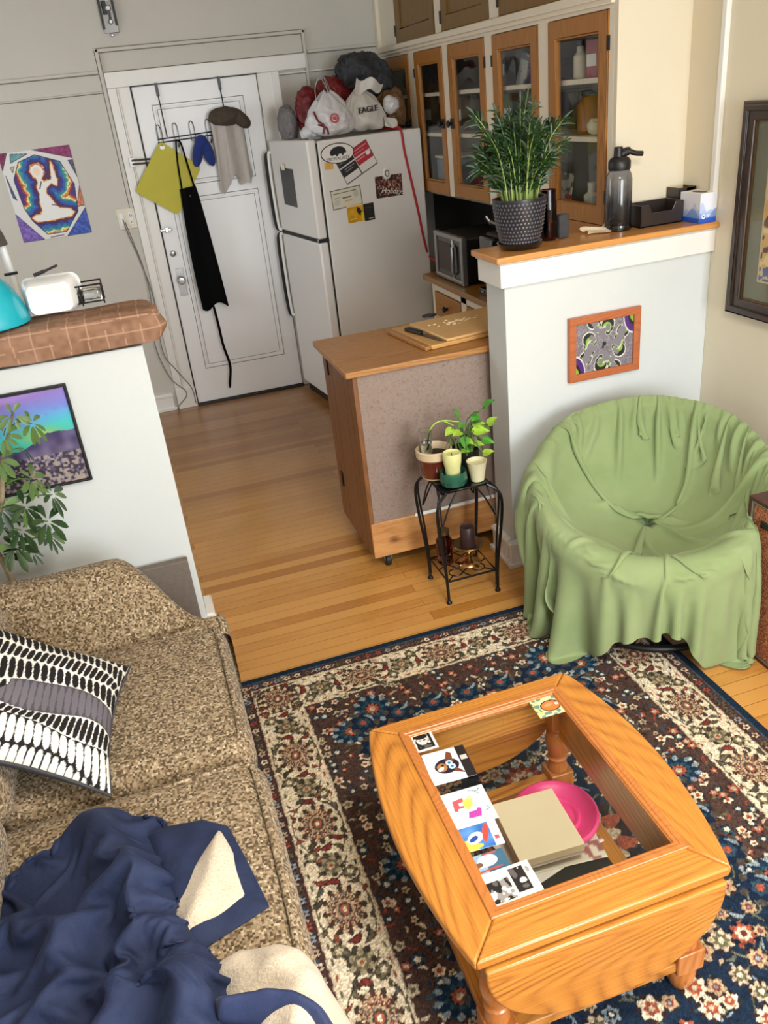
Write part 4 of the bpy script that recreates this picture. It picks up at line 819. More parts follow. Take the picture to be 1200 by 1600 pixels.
# ------------------------------------------------------------------ kitchen island on castors
isl = thing('kitchen_island', 'wooden rolling kitchen island with grey brown board back and butcher top', 'kitchen island', (.74, 3.08, 0))
part('worktop', MB().box(.715, 1.66, 3.062, 3.63, .905, .931), 'island_top', isl, bevel=.004)
part('back_panel', MB().box(.752, 1.64, 3.085, 3.095, .236, .905), 'hardboard', isl)
part('bottom_rail', MB().box(.748, 1.64, 3.078, 3.098, .068, .238), 'pine_knotty', isl, bevel=.003); part('rail_strip', MB().box(.95, 1.62, 3.072, 3.079, .232, .246), 'paper_white', isl)
part('carcass', MB().box(.76, 1.62, 3.095, 3.58, .08, .9), 'island_side', isl)
m = MB()
for y0, y1 in ((3.083, 3.16), (3.163, 3.24), (3.243, 3.44), (3.443, 3.52), (3.523, 3.6)): m.box(.745, .765, y0, y1, .068, .905)
part('side_planks', m, 'island_side', isl, bevel=.002)
for z in (.25, .8): part('hinge', MB().box(.738, .746, 3.5, 3.53, z, z+.07), 'black_metal', isl, bevel=.002)
for x, y in ((.815, 3.12), (1.58, 3.12), (.815, 3.55), (1.58, 3.55)):
    c = part('castor', MB().lathe([(.026, -.012), (.03, -.008), (.03, .008), (.026, .012)], 24, (x, y, .03), Matrix.Rotation(PI/2, 4, 'Y')), 'rubber', isl)
    part('castor_fork', MB().box(x-.018, x-.013, y-.015, y+.015, .03, .068).box(x+.013, x+.018, y-.015, y+.015, .03, .068).box(x-.022, x+.022, y-.022, y+.022, .062, .07), 'steel_dark', c)
Mb = Matrix.Translation((1.112, 3.15, 0)) @ Matrix.Rotation(.13, 4, 'Z')
o = thing('cutting_board', 'large two-layer wooden cutting board on the island top', 'cutting board', (1.112, 3.15, .932))
part('board', MB().box(0, .5, 0, .38, .932, .95, Mb), 'board_wood', o, bevel=.004)
part('end_cap', MB().box(-.028, -.001, 0, .38, .932, .95, Mb), 'island_top', o, bevel=.004)
o = thing('cutting_board', 'thinner pale cutting board lying on the larger wooden board', 'cutting board', (1.2, 3.2, .951)); part('board', MB().box(.075, .48, .0, .35, .951, .963, Mb), 'board_light', o, bevel=.004)
Mk = Matrix.Translation((1.135, 3.335, .955)) @ Matrix.Rotation(-1.29, 4, 'Z')
o = thing('kitchen_knife', 'black handled kitchen knife lying on the cutting board', 'knife', (1.135, 3.335, .951))
part('handle', MB().soft(-.11, 0, -.014, .014, -.004, .012, .006, 4, M=Mk), 'black', o); part('blade', MB().prism([(0, -.012), (.14, -.014), (.165, .01), (.0, .016)], -.003, -.001, 'XY').xf(Mk), 'steel_dark', o)
solo('peeler', MB().tube([(1.255+.03*math.cos(t), 3.552+.014*math.sin(t), .971) for t in lsp(0, 2*PI, 20, False)], .005, 6, True), 'black', 'small dark ring-shaped cutter at the back of the cutting board', 'cutter')
rng = random.Random(4); m = MB()
for k in range(46):
    x, y = 1.36+rng.gauss(0, .05), 3.42+rng.gauss(0, .018); q = Mb @ Vector((x-1.112, y-3.2, 0)); r_ = rng.uniform(.002, .004)
    m.soft(q.x-r_*2, q.x+r_*2, q.y-r_, q.y+r_, .9632, .9632+r_, r_*.4, 1)
solo('crumbs', m, 'crumb', 'pale bread crumbs scattered on the cutting board', 'crumbs')
bpy.data.objects['crumbs']['kind'] = 'stuff'

# ------------------------------------------------------------------ right half wall: things on the ledge
ZL = 1.321
o = thing('potted_palm', 'bushy green parlour palm in a black hobnail pot on the wooden ledge', 'plant', (1.43, 2.955, ZL))
pc = (1.43, 2.955, ZL)
part('saucer', MB().lathe([(.06, 0), (.075, .003), (.085, .016), (.088, .022), (.083, .022), (.075, .01), (0, .008)], 40, pc), 'black_gloss', o)
prof = [(.06, .012), (.072, .02), (.088, .08), (.096, .14), (.1, .172), (.1, .18), (.092, .18), (.09, .165), (.084, .1)]
m = MB().lathe(prof, 48, pc); pot = part('pot', m, 'hobnail_black', o)
nb = MB(); k = 0
for i, z in enumerate(np.arange(.028, .168, .0135).tolist()):
    r = np.interp(z, [.02, .08, .14, .172], [.072, .088, .096, .1]); n = 40
    for j in range(n):
        t = 2*PI*(j+(i % 2)*.5)/n; cpt = Vector((pc[0]+(r-.001)*math.cos(t), pc[1]+(r-.001)*math.sin(t), pc[2]+z)); N_ = Vector((math.cos(t), math.sin(t), -.15)).normalized(); u_ = Vector((-math.sin(t), math.cos(t), 0)); v_ = N_.cross(u_)
        ring_ = [cpt+.0058*(math.cos(a_)*u_+math.sin(a_)*v_) for a_ in lsp(0, 2*PI, 6, False)]; nb.add(ring_+[cpt+N_*.0035], [(a_, (a_+1) % 6, 6) for a_ in range(6)])
part('hobnails', nb, 'hobnail_bead', pot)
part('soil', MB().lathe([(0, .158), (.086, .158)], 24, pc), 'soil', o)
rng = random.Random(11); st = MB(); lf = MB()
def leaflet(mb, p, d, up, L, wd, droop=.25, n=4):
    d = d.normalized(); side = d.cross(up).normalized(); rows = []
    for i in range(n+1):
        t = i/n; c_ = p+d*(L*t)-Vector((0, 0, 1))*droop*L*t*t; w_ = wd*math.sin(PI*min(.999, t*.86+.1))**.8*(1 if t < 1 else .05); rows.append([c_-side*w_, c_+up*w_*.25, c_+side*w_])
    mb.grid(rows)
for k in range(84):
    a_ = rng.uniform(0, 2*PI); r0 = .062*math.sqrt(rng.random()); lean = rng.uniform(.015, .10)*(.35+r0/.06); h = rng.uniform(.13, .27) if k > 7 else rng.uniform(.28, .35)
    b_ = Vector((pc[0]+r0*math.cos(a_), pc[1]+r0*math.sin(a_), pc[2]+.155)); o_ = Vector((math.cos(a_), math.sin(a_)*.6, 0))
    if b_.y+o_.y*lean > 3.0: o_.y *= .2
    path = bez([b_, b_+o_*lean*.2+Vector((0, 0, h*.4)), b_+o_*lean*.55+Vector((0, 0, h*.78)), b_+o_*lean*1.0+Vector((0, 0, h))], 6)
    st.tube(path, [.0036*(1-.7*i/len(path)) for i in range(len(path))], 5)
    n = len(path)
    for i in range(int(n*.26), n):
        T = (path[min(i+1, n-1)]-path[i-1]).normalized(); si = T.cross(Vector((0, 1, 0)) if abs(T.y) < .8 else Vector((1, 0, 0))).normalized(); rot = Matrix.Rotation(a_+rng.uniform(-1.2, 1.2), 3, T); si = rot @ si
        for s_ in (-1, 1):
            L = rng.uniform(.045, .085)*(1-.25*(i/n)); d_ = si*s_*rng.uniform(.45, .95)+T*1.0; leaflet(lf, path[i]+T*rng.uniform(0, .008), d_, T.cross(si).normalized(), L, .0036, rng.uniform(.2, .6))
    leaflet(lf, path[-1], path[-1]-path[-2], Vector((0, 1, 0)), .06, .004)
part('stems', st, 'stem_palm', o); part('leaves', lf, 'leaf_palm', o, weld=False)
o = thing('glass_bottle', 'dark wine red glass bottle behind the black hobnail pot', 'bottle', (1.578, 3.01, ZL)); part('body', MB().lathe([(.028, 0), (.032, .006), (.032, .13), (.03, .15), (.03, .185), (.026, .185), (.026, .012), (0, .01)], 32, (1.578, 3.01, ZL)), 'wine_glass', o); part('liquid', MB().cyl((1.578, 3.01), .0255, ZL+.0125, ZL+.12, 24), 'wax_dark', o)
m = MB().soft(1.612, 1.655, 2.985, 3.015, ZL, ZL+.09, .008, 4); solo('small_speaker', m, 'charcoal', 'small dark grey upright box beside the wine red bottle on the ledge', 'gadget')
G = [[Vector((1.72+.16*u+.02*math.sin(v*3), 2.965+.07*v+.015*math.sin(u*9), ZL+.003+.018*abs(math.sin(u*5+v*4))*(v)+.03*max(0, u-.8)*5*v)) for v in lsp(0, 1, 10)] for u in lsp(0, 1, 18)]
solo('cloth_scrap', MB().grid(G), 'cream_speck', 'crumpled cream cloth lying left of the water bottle', 'cloth', solid=.002, subd=1)
o = thing('water_bottle', 'tall smoky grey water bottle with black spout lid on the ledge', 'water bottle', (1.868, 2.985, ZL)); wc = (1.868, 2.985, ZL)
part('body', MB().lathe([(.042, 0), (.048, .006), (.05, .02), (.05, .185), (.046, .205), (.04, .215), (.036, .222)], 40, wc), 'bottle_tint', o)
part('lower_band', MB().lathe([(.0505, .002), (.0512, .008), (.0512, .016), (.0508, .02)], 40, wc), 'black_gloss', o)
part('lid', MB().lathe([(.04, .22), (.042, .226), (.042, .25), (.034, .262), (.02, .268), (0, .27)], 32, wc), 'black', o)
part('spout_cap', MB().cyl((1.862, 2.985), .018, ZL+.265, ZL+.302, 20, .016), 'black', o, bevel=.003)
part('carry_loop', MB().tube(bez([(1.868, 2.985, ZL+.272), (1.9, 2.98, ZL+.282), (1.93, 2.975, ZL+.272), (1.958, 2.972, ZL+.268)]), [.016]*10+[.01]*15, 10), 'black', o)
def tray(x0, x1, y0, y1, h, name, label, back=None):
    o = thing(name, label, 'tray', ((x0+x1)/2, y0, ZL)); t = .005
    part('base', MB().box(x0, x1, y0, y1, ZL, ZL+t), 'tray_black', o)
    part('side', MB().box(x0, x0+t, y0, y1, ZL, ZL+h), 'tray_black', o, bevel=.0015); part('side', MB().box(x1-t, x1, y0, y1, ZL, ZL+h), 'tray_black', o, bevel=.0015); part('back_wall', MB().box(x0, x1, y1-t, y1, ZL, ZL+h), back or 'tray_black', o, bevel=.0015)
    q = [(x0, ZL), (x1, ZL), (x1, ZL+h), (x1-.035, ZL+h), (x1-.05, ZL+h*.62), (x0+.05, ZL+h*.62), (x0+.035, ZL+h), (x0, ZL+h)]
    part('front_wall', MB().prism(q, y0, y0+t, 'XZ'), 'tray_black', o, bevel=.0015, smooth=False); return o
tray(1.935, 2.125, 2.93, 3.045, .082, 'paper_tray', 'black open tray with notched front beside the water bottle')
tray(2.135, 2.212, 2.975, 3.06, .12, 'paper_tray', 'second dark tray with pale inner card behind the tissue box', 'cream_speck')
def tissue_box():
    o = thing('tissue_box', 'white tissue box with blue misty mountains at the right end of the ledge', 'tissue box', (2.175, 2.87, ZL), -.0)
    part('carton', MB().box(2.135, 2.21, 2.842, 2.965, ZL, ZL+.108), 'paper_white', o, bevel=.002)
    for nm, w_, pl, loc in (('printed_front', .075, 'XZ', (2.135, 2.8412, ZL)), ('printed_side', .123, 'YZ', (2.1342, 2.965, ZL))):
        a = Art(w_, .108, .0018, (226, 230, 240)); r1 = .05+.014*np.sin(a.X*70+1)+.01*np.sin(a.X*160); r2 = .036+.016*np.sin(a.X*60+3)
        a.fill(a.Y < r1, (190, 206, 236)); a.fill(a.Y < r2, (140, 172, 226)); a.fill(a.Y < .018, (40, 92, 196)); k = np.clip((.05-a.Y)/.05, 0, 1)[..., None]; a.c = a.c*(1-.35*k)+np.array((30, 80, 190.))*.35*k
        if pl == 'XZ': a.ell(.018, .022, .008, .008, (236, 240, 250)); a.ell(.018, .022, .004, .004, (60, 110, 206)); a.line([(.032, .026), (.046, .026)], .003, (220, 228, 246)); a.line([(.032, .019), (.042, .019)], .003, (220, 228, 246))
        q = a.mesh(nm, 0, pl); q.parent = o; q.location = Vector(loc)-Vector(o.location)
    part('opening', MB().lathe([(.0, .1085), (.02, .1085)], 24, (2.172, 2.9, ZL), sx=1, sy=2), 'grey_fabric', o)
tissue_box()

# ------------------------------------------------------------------ pictures
def frame_xz(name, label, x0, x1, z0, z1, wd, dep, mat, art, tilt=0, mats='print'):
    o = thing(name, label, 'picture', ((x0+x1)/2, YH, z0))
    part('frame', MB().ring(x0, x1, z0, z1, wd, YH-dep, YH-.002, 'XZ'), mat, o, bevel=.003)
    q = art.mesh('print', .002, 'XZ', mats); q.parent = o; q.location = Vector((x0+wd*.9, YH-dep*.55, z0+wd*.9))-Vector(o.location)
    return o
def swirl():
    x0, x1, z0, z1, wd = 1.575, 1.893, .783, 1.043, .03; W, H = x1-x0-wd*1.8, z1-z0-wd*1.8
    a = Art(W, H, .0016, (140, 130, 142)); a.speck(34, 260, 3); cx, cy = W/2, H/2
    a.ell(cx, cy+.004, .009, .009, (14, 14, 14)); a.ell(cx-.005, cy-.009, .004, .006, (14, 14, 14))
    wh, bk, gr, pu = (232, 230, 224), (22, 22, 26), (150, 190, 70), (84, 30, 130)
    def chain(pts, flip):
        for (x, y, r, ang) in pts:
            x, y = (W-x, H-y) if flip else (x, y); ang = ang+PI if flip else ang; ox, oy = math.cos(ang), math.sin(ang)
            r *= 1.3; a.ell(x, y, r*1.12, r*1.12, wh); a.ell(x-ox*r*.1, y-oy*r*.1, r, r, bk); a.ell(x-ox*r*.55, y-oy*r*.55, r*.75, r*.75, gr); a.ell(x-ox*r*1.0, y-oy*r*1.0, r*.72, r*.72, (222, 224, 196)); a.ell(x-ox*r*1.45, y-oy*r*1.45, r*.85, r*.85, (140, 130, 142))
    arms = [[(.05, .062, .021, 1.0), (.066, .092, .018, 1.2), (.06, .115, .016, 1.6), (.062, .138, .02, 2.0), (.083, .128, .009, -1), (.09, .118, .007, -1.2)],
            [(.085, H-.004, .022, -1.3), (.103, H-.03, .014, -1.0), (.118, H-.042, .012, -.3), (.132, H-.03, .012, .9), (.148, H-.02, .021, 1.2), (.158, H-.044, .009, -.9), (.148, H-.055, .008, -1.6)]]
    for fl in (False, True):
        for ch in arms: chain(ch, fl)
        for r, c in ((.078, wh), (.071, pu), (.044, bk), (.03, gr)):
            a.ell(W if fl else 0, H if fl else 0, r*.62, r, c)
    o = frame_xz('framed_print', 'swirling black and green optical print in a rust wood frame above the green chair', x0, x1, z0, z1, wd, .022, 'frame_rust', a)
    part('glazing', MB().box(x0+.026, x1-.026, YH-.0165, YH-.0155, z0+.026, z1-.026), 'pane', o)
swirl()
def landscape():
    x0, x1, z0, z1, wd = -.86, -.282, .80, 1.15, .009; W, H = x1-x0-wd*1.8, z1-z0-wd*1.8
    a = Art(W, H, .0022, (150, 130, 190)); X, Y = a.X, a.Y; t = np.clip((Y-.14)/(H-.14), 0, 1); wv = t+.12*(vnoise(X, Y*2, 16, 4)-.5)-.25*(X/W-.6)
    st = np.array([0, .25, .45, .65, .85, 1.]); cc = np.array([(60, 170, 150), (64, 190, 190), (96, 160, 214), (120, 128, 206), (140, 116, 190), (168, 140, 206)], float)
    for k in range(3): a.c[..., k] = np.interp(wv, st, cc[:, k])
    g = np.exp(-(((X-W*.8)/.06)**2+((Y-.185)/.022)**2))[..., None]; a.c = a.c*(1-.75*g)+np.array((176, 180, 60.))*.75*g
    cl = vnoise(X*.6, Y*2.2, 26, 8)*vnoise(X, Y, 60, 2); a.fill((cl > .5) & (t > .35), (124, 108, 176), .25)
    hill = .15+.012*np.sin(X*30)+.028*np.clip((X-W*.68)/.12, 0, 2)+.006*vnoise(X, Y, 60, 3); m = Y < hill; a.fill(m, (72, 62, 104)); k = np.clip(1-Y/hill, 0, 1)
    a.c[m] = (a.c*(1-k[..., None])+np.array((120, 108, 124.))*k[..., None])[m]; a.speck(26, 40, 5, m); n1 = vnoise(X, Y, 130, 7); lo = m & (Y < .11)
    a.fill(lo & (n1 > .58), (170, 156, 140), .8); a.fill(lo & (n1 < .4), (40, 34, 44), .8); a.fill((np.abs(Y-.147-.004*vnoise(X, Y, 90, 1)) < .006) & (X > W*.38) & (X < W*.62), (30, 34, 48))
    o = frame_xz('framed_landscape', 'purple and teal dusk landscape picture in a thin black frame above the sofa', x0, x1, z0, z1, wd, .022, 'canvas_edge', a)
landscape()
def big_picture():
    y0, y1, z0, z1 = 1.75, 2.706, .997, 1.74
    o = thing('framed_artwork', 'large artwork in a wide dark wood frame on the right wall', 'picture', (XR, 2.2, z0))
    part('frame', MB().ring(y0, y1, z0, z1, .062, XR-.032, XR-.002, 'YZ').ring(y0+.01, y1-.01, z0+.01, z1-.01, .022, XR-.04, XR-.03, 'YZ'), 'frame_dark', o, bevel=.006, seg=3)
    part('inner_lip', MB().ring(y0+.058, y1-.058, z0+.058, z1-.058, .008, XR-.022, XR-.008, 'YZ'), 'old_brass', o)
    part('mount', MB().box(XR-.012, XR-.004, y0+.06, y1-.06, z0+.06, z1-.06), 'picture_mat', o); part('mount_edge', MB().ring(y0+.135, y1-.135, z0+.135, z1-.135, .006, XR-.0145, XR-.011, 'YZ'), 'cream_glaze', o)
    w_, h_ = y1-y0-.28, z1-z0-.28; a = Art(w_, h_, .004, (216, 170, 96)); X, Y = a.X, a.Y; n1 = vnoise(X, Y, 45, 3); a.fill(n1 > .58, (226, 200, 140)); a.fill(n1 < .3, (90, 60, 40)); a.fill((Y < .05), (90, 96, 150)); a.fill((Y < .05) & (vnoise(X, Y, 70, 2) > .55), (206, 186, 150))
    q = a.mesh('print', .001, 'YZ'); q.parent = o; q.location = Vector((XR-.0135, y1-.14, z0+.14))-Vector(o.location)
    part('glazing', MB().box(XR-.0185, XR-.0175, y0+.06, y1-.06, z0+.06, z1-.06), 'pane', o)
big_picture()

# ------------------------------------------------------------------ wire plant stand and its pots
SX, SY = 1.055, 2.812
sd = thing('plant_stand', 'small black wire plant stand in front of the kitchen island', 'plant stand', (SX, SY, 0))
def rods(m, pts, r=.0045, n=8): return m.tube(bez(pts), r, n)
part('top_frame', MB().tube([(SX-.1, SY-.1, .495), (SX+.1, SY-.1, .495), (SX+.1, SY+.1, .495), (SX-.1, SY+.1, .495)], .006, 8, True), 'black_metal', sd)
part('top_plate', MB().box(SX-.098, SX+.098, SY-.098, SY+.098, .49, .499), 'black_gloss', sd, bevel=.002)
for sx in (-1, 1):
    for sy in (-1, 1):
        f = lambda a, b, z: (SX+sx*a, SY+sy*b, z)
        m = MB(); rods(m, [f(.085, .105, .497), f(.12, .12, .47), f(.136, .126, .42), f(.13, .122, .3), f(.114, .112, .14), f(.109, .11, .004)], .0062); rods(m, [f(.105, .085, .497), f(.125, .115, .465), f(.128, .112, .40), f(.118, .108, .28), f(.109, .105, .14), f(.106, .106, .03)], .0045)
        rods(m, [f(.04, .1, .494), f(.075, .105, .44), f(.112, .112, .36)], .0035); rods(m, [f(.1, .04, .494), f(.106, .078, .44), f(.115, .11, .36)], .0035)
        part('leg', m.lathe([(.012, 0), (.012, .006), (.007, .014)], 16, f(.109, .11, 0)), 'black_metal', sd)
m = MB().tube([(SX-.106, SY-.106, .1), (SX+.106, SY-.106, .1), (SX+.106, SY+.106, .1), (SX-.106, SY+.106, .1)], .005, 8, True)
for k in range(4):
    M_ = Matrix.Translation((SX, SY, .1)) @ Matrix.Rotation(k*PI/2, 4, 'Z')
    m.tube([M_ @ Vector((.05+.028*math.cos(t), .05+.028*math.sin(t), 0)) for t in lsp(0, 2*PI, 18, False)], .003, 6, True); m.tube([M_ @ Vector(p) for p in bez([(0, 0, 0), (.03, .02, 0), (.06, -.02, 0), (.106, 0, 0)])], .003, 6); m.tube([M_ @ Vector(p) for p in ((.106, .106, 0), (.07, .07, 0))], .003, 6)
part('lower_shelf', m, 'black_metal', sd)
ZS = .5
o = thing('glazed_pot', 'brown glazed pot with cream rim at the back left of the plant stand', 'pot', (.99, 2.872, ZS)); gc = (.99, 2.872, ZS)
part('pot', MB().lathe([(.045, 0), (.056, .01), (.064, .05), (.068, .09)], 40, gc), 'terracotta_glaze', o); part('rim', MB().lathe([(.068, .088), (.073, .094), (.073, .122), (.068, .126), (.064, .12), (.062, .06)], 40, gc), 'cream_glaze', o); part('soil', MB().lathe([(0, .095), (.064, .095)], 24, gc), 'soil', o); part('saucer', MB().lathe([(.05, 0), (.056, .004), (.058, .01), (.05, .008)], 32, gc), 'cream_glaze', o)
o = thing('water_glass', 'clear glass with rooting stems standing inside the brown glazed pot', 'glass', (.965, 2.885, ZS+.1)); part('tumbler', MB().lathe([(.02, 0), (.022, .004), (.026, .1), (.024, .1), (.02, .006), (0, .006)], 28, (.965, 2.885, ZS+.1)), 'clear_glass', o); part('water', MB().lathe([(0, .0065), (.0195, .0065), (.022, .05), (0, .05)], 24, (.965, 2.885, ZS+.1)), 'clear_glass', o)
m = MB()
for e in ((1.10, 2.86, .715), (1.08, 2.87, .70)): m.tube(bez([(.967, 2.885, .62), (.985, 2.88, .7), (1.03, 2.875, .728), e]), .003, 6)
part('stems', m, 'leaf_lime', o)
def heart(mb, c, d, up, L, wd):
    d = d.normalized(); side = d.cross(up).normalized(); up = side.cross(d); rows = []
    for t, w_ in ((0, .25), (.08, .75), (.25, 1), (.45, .92), (.7, .58), (.88, .25), (1, .02)):
        cc = c+d*L*(t-.1)-up*.25*L*t*t; rows.append([cc-side*wd*w_+up*.12*wd, cc-side*wd*w_*.5+up*.02*wd, cc-up*.08*wd, cc+side*wd*w_*.5+up*.02*wd, cc+side*wd*w_+up*.12*wd])
    mb.grid(rows)
pp = (1.118, 2.862, ZS); o = thing('pothos_plant', 'variegated lime pothos trailing from a black pot at the back right of the stand', 'plant', pp)
part('pot', MB().lathe([(.042, 0), (.05, .005), (.058, .09), (.061, .1), (.056, .1), (.052, .08)], 36, pp), 'black', o); part('soil', MB().lathe([(0, .085), (.053, .085)], 20, pp), 'soil', o)
VL = [((1.205, 2.85, .76), (.3, -.4, .5), .06, 'leaf_green'), ((1.094, 2.85, .735), (-.2, -.3, .8), .058, 'leaf_green'), ((1.157, 2.85, .70), (.9, -.3, -.1), .062, 'leaf_lime'), ((1.09, 2.83, .685), (-.6, -.4, .1), .05, 'leaf_lime'), ((1.145, 2.82, .68), (.9, -.4, .1), .068, 'leaf_lime'), ((1.212, 2.83, .692), (.5, -.3, .6), .05, 'leaf_lime'), ((1.186, 2.83, .63), (.7, -.5, -.1), .052, 'leaf_green'), ((1.173, 2.80, .585), (.6, -.4, .3), .048, 'leaf_lime'), ((1.11, 2.83, .655), (-.3, -.6, -.5), .05, 'leaf_green'), ((1.15, 2.86, .73), (.2, -.5, .4), .055, 'leaf_green'), ((1.06, 2.84, .70), (-.7, -.4, -.2), .045, 'leaf_lime')]
for q_ in range(9):
    VL.append(((1.09+.016*(q_ % 6)+.004*q_, 2.83+.008*(q_ % 3), .60+.022*((q_*5) % 7)), (math.cos(q_*2.3), -.6, .2*math.sin(q_)), .042, ('leaf_lime', 'leaf_green', 'leaf_mid')[q_ % 3]))
m = MB()
for p, d, L, mt in VL: m.tube(bez([(pp[0]+.01, pp[1], ZS+.09), (.5*(pp[0]+p[0]), .5*(pp[1]+p[1])+.01, .5*(ZS+.1+p[2])+.03), p]), .0024, 5)
rng = random.Random(3)
for k in range(14):
    a_ = rng.uniform(0, 2*PI); m.tube(bez([(pp[0]+.03*math.cos(a_), pp[1]+.03*math.sin(a_), ZS+.09), (pp[0]+.055*math.cos(a_), pp[1]+.05*math.sin(a_), ZS+.12+rng.uniform(0, .05)), (pp[0]+.075*math.cos(a_), pp[1]+.055*math.sin(a_)-.01, ZS+.08+rng.uniform(-.02, .06))]), .0022, 5)
part('vines', m, 'leaf_mid', o)
for p, d, L, mt in VL:
    mm = MB(); heart(mm, Vector(p), Vector(d), Vector((0, -.5, 1)), L, L*.42); part('leaf', mm, mt, o, subd=1)
gc = (1.025, 2.765, ZS); o = thing('candle_holder', 'green ribbed glass candle holder at the front left of the stand top', 'candle holder', gc)
part('bowl', MB().lathe([(.038, 0), (.05, .006), (.056, .03), (.052, .06), (.05, .06), (.05, .03), (.044, .01), (0, .009)], 12, gc), 'green_glass', o, angle=20)
o = thing('pillar_candle', 'pale green pillar candle standing in the green glass holder', 'candle', (1.025, 2.765, ZS+.01)); part('wax', MB().lathe([(.028, 0), (.03, .06), (.035, .085), (.037, .12), (.034, .126), (.028, .118), (0, .112)], 32, (1.025, 2.765, ZS+.0105)), 'wax_green', o); part('wick', MB().cyl((1.025, 2.765), .0015, ZS+.12, ZS+.135, 6), 'ink', o)
uc = (1.122, 2.755, ZS); o = thing('paper_cup', 'small cream tapered cup at the front right of the stand top', 'cup', uc); part('cup', MB().lathe([(.024, 0), (.027, .002), (.039, .08), (.041, .083), (.038, .083), (.026, .006), (0, .005)], 32, uc), 'cup_cream', o); part('soil', MB().lathe([(0, .066), (.035, .066)], 20, uc), 'cup_cream', o)
bcn = (1.082, 2.80, .106); o = thing('candlestick', 'brass candlestick with wide drip tray on the lower shelf of the stand', 'candlestick', bcn)
part('stem', MB().lathe([(.048, 0), (.05, .005), (.045, .012), (.026, .018), (.014, .028), (.013, .04), (.02, .048), (.013, .056), (.018, .064), (.03, .07), (.03, .078)], 36, bcn), 'brass', o); part('drip_tray', MB().lathe([(.03, .076), (.056, .082), (.064, .092), (.062, .095), (.05, .088), (0, .084)], 36, bcn), 'old_brass', o)
o = thing('pillar_candle', 'thick dark brown candle standing on the brass candlestick', 'candle', (1.082, 2.80, .192)); part('wax', MB().lathe([(.03, 0), (.031, .005), (.03, .085), (.028, .088), (.022, .082), (0, .074)], 30, (1.082, 2.80, .1915)), 'wax_dark', o)
o = thing('dark_jar', 'dark slim jar in shadow at the left of the lower stand shelf', 'jar', (.995, 2.85, .105)); part('body', MB().lathe([(.03, 0), (.034, .006), (.034, .11), (.024, .125), (.024, .14)], 28, (.995, 2.85, .1055)), 'wine_glass', o); part('lid', MB().cyl((.995, 2.85), .026, .245, .262, 24), 'old_brass', o)

# ------------------------------------------------------------------ papasan chair and its green cover
CC = Vector((1.62, 2.33, .575)); BK = Vector((.53, .85, 0)).normalized(); SD = Vector((.85, -.53, 0)).normalized(); TL = math.radians(20); CR = .41
UPV = BK*math.cos(TL)+Vector((0, 0, 1))*math.sin(TL); NV = Vector((0, 0, 1))*math.cos(TL)-BK*math.sin(TL); DB = .25
def bowl(r, th, R=CR, D=DB, off=0): return CC+R*r*(math.cos(th)*SD+math.sin(th)*UPV)-NV*(D*(1-r**1.9)-off)
ch = thing('papasan_chair', 'round bowl chair hidden beneath the green cover in the corner', 'chair', (CC.x, CC.y, 0))
TH = lsp(0, 2*PI, 48, False)
part('rim', MB().tube([bowl(1, t, CR-.05, .25, -.075) for t in TH], .016, 10, True), 'walnut', ch)
m = MB()
for t in TH[::4]: m.tube([bowl(r, t, CR-.04, .25, -.085) for r in lsp(.05, 1, 10)], .008, 6)
m.tube([bowl(.5, t, CR-.04, .25, -.085) for t in TH], .008, 6, True); part('bowl_frame', m, 'walnut', ch)
BC = Vector((1.62, 2.3, 0))
m = MB().tube([BC+Vector((.27*math.cos(t), .27*math.sin(t), .024)) for t in TH], .014, 10, True); part('base_ring', m, 'black', ch)
m = MB()
for k in range(8):
    t = k*PI/4; m.tube([BC+Vector((.27*math.cos(t), .27*math.sin(t), .02)), BC+Vector((.15*math.cos(t+.5), .15*math.sin(t+.5), .19))], .01, 6)
part('strut', m, 'walnut', ch); part('upper_ring', MB().tube([BC+Vector((.15*math.cos(t), .15*math.sin(t), .2)) for t in TH], .012, 8, True), 'walnut', ch)
G = [[bowl(r, t, CR-.06, .25, -.08) for t in TH] for r in lsp(.02, .98, 12)]; part('cushion', MB().grid(G, closed_v=True), 'charcoal', ch)
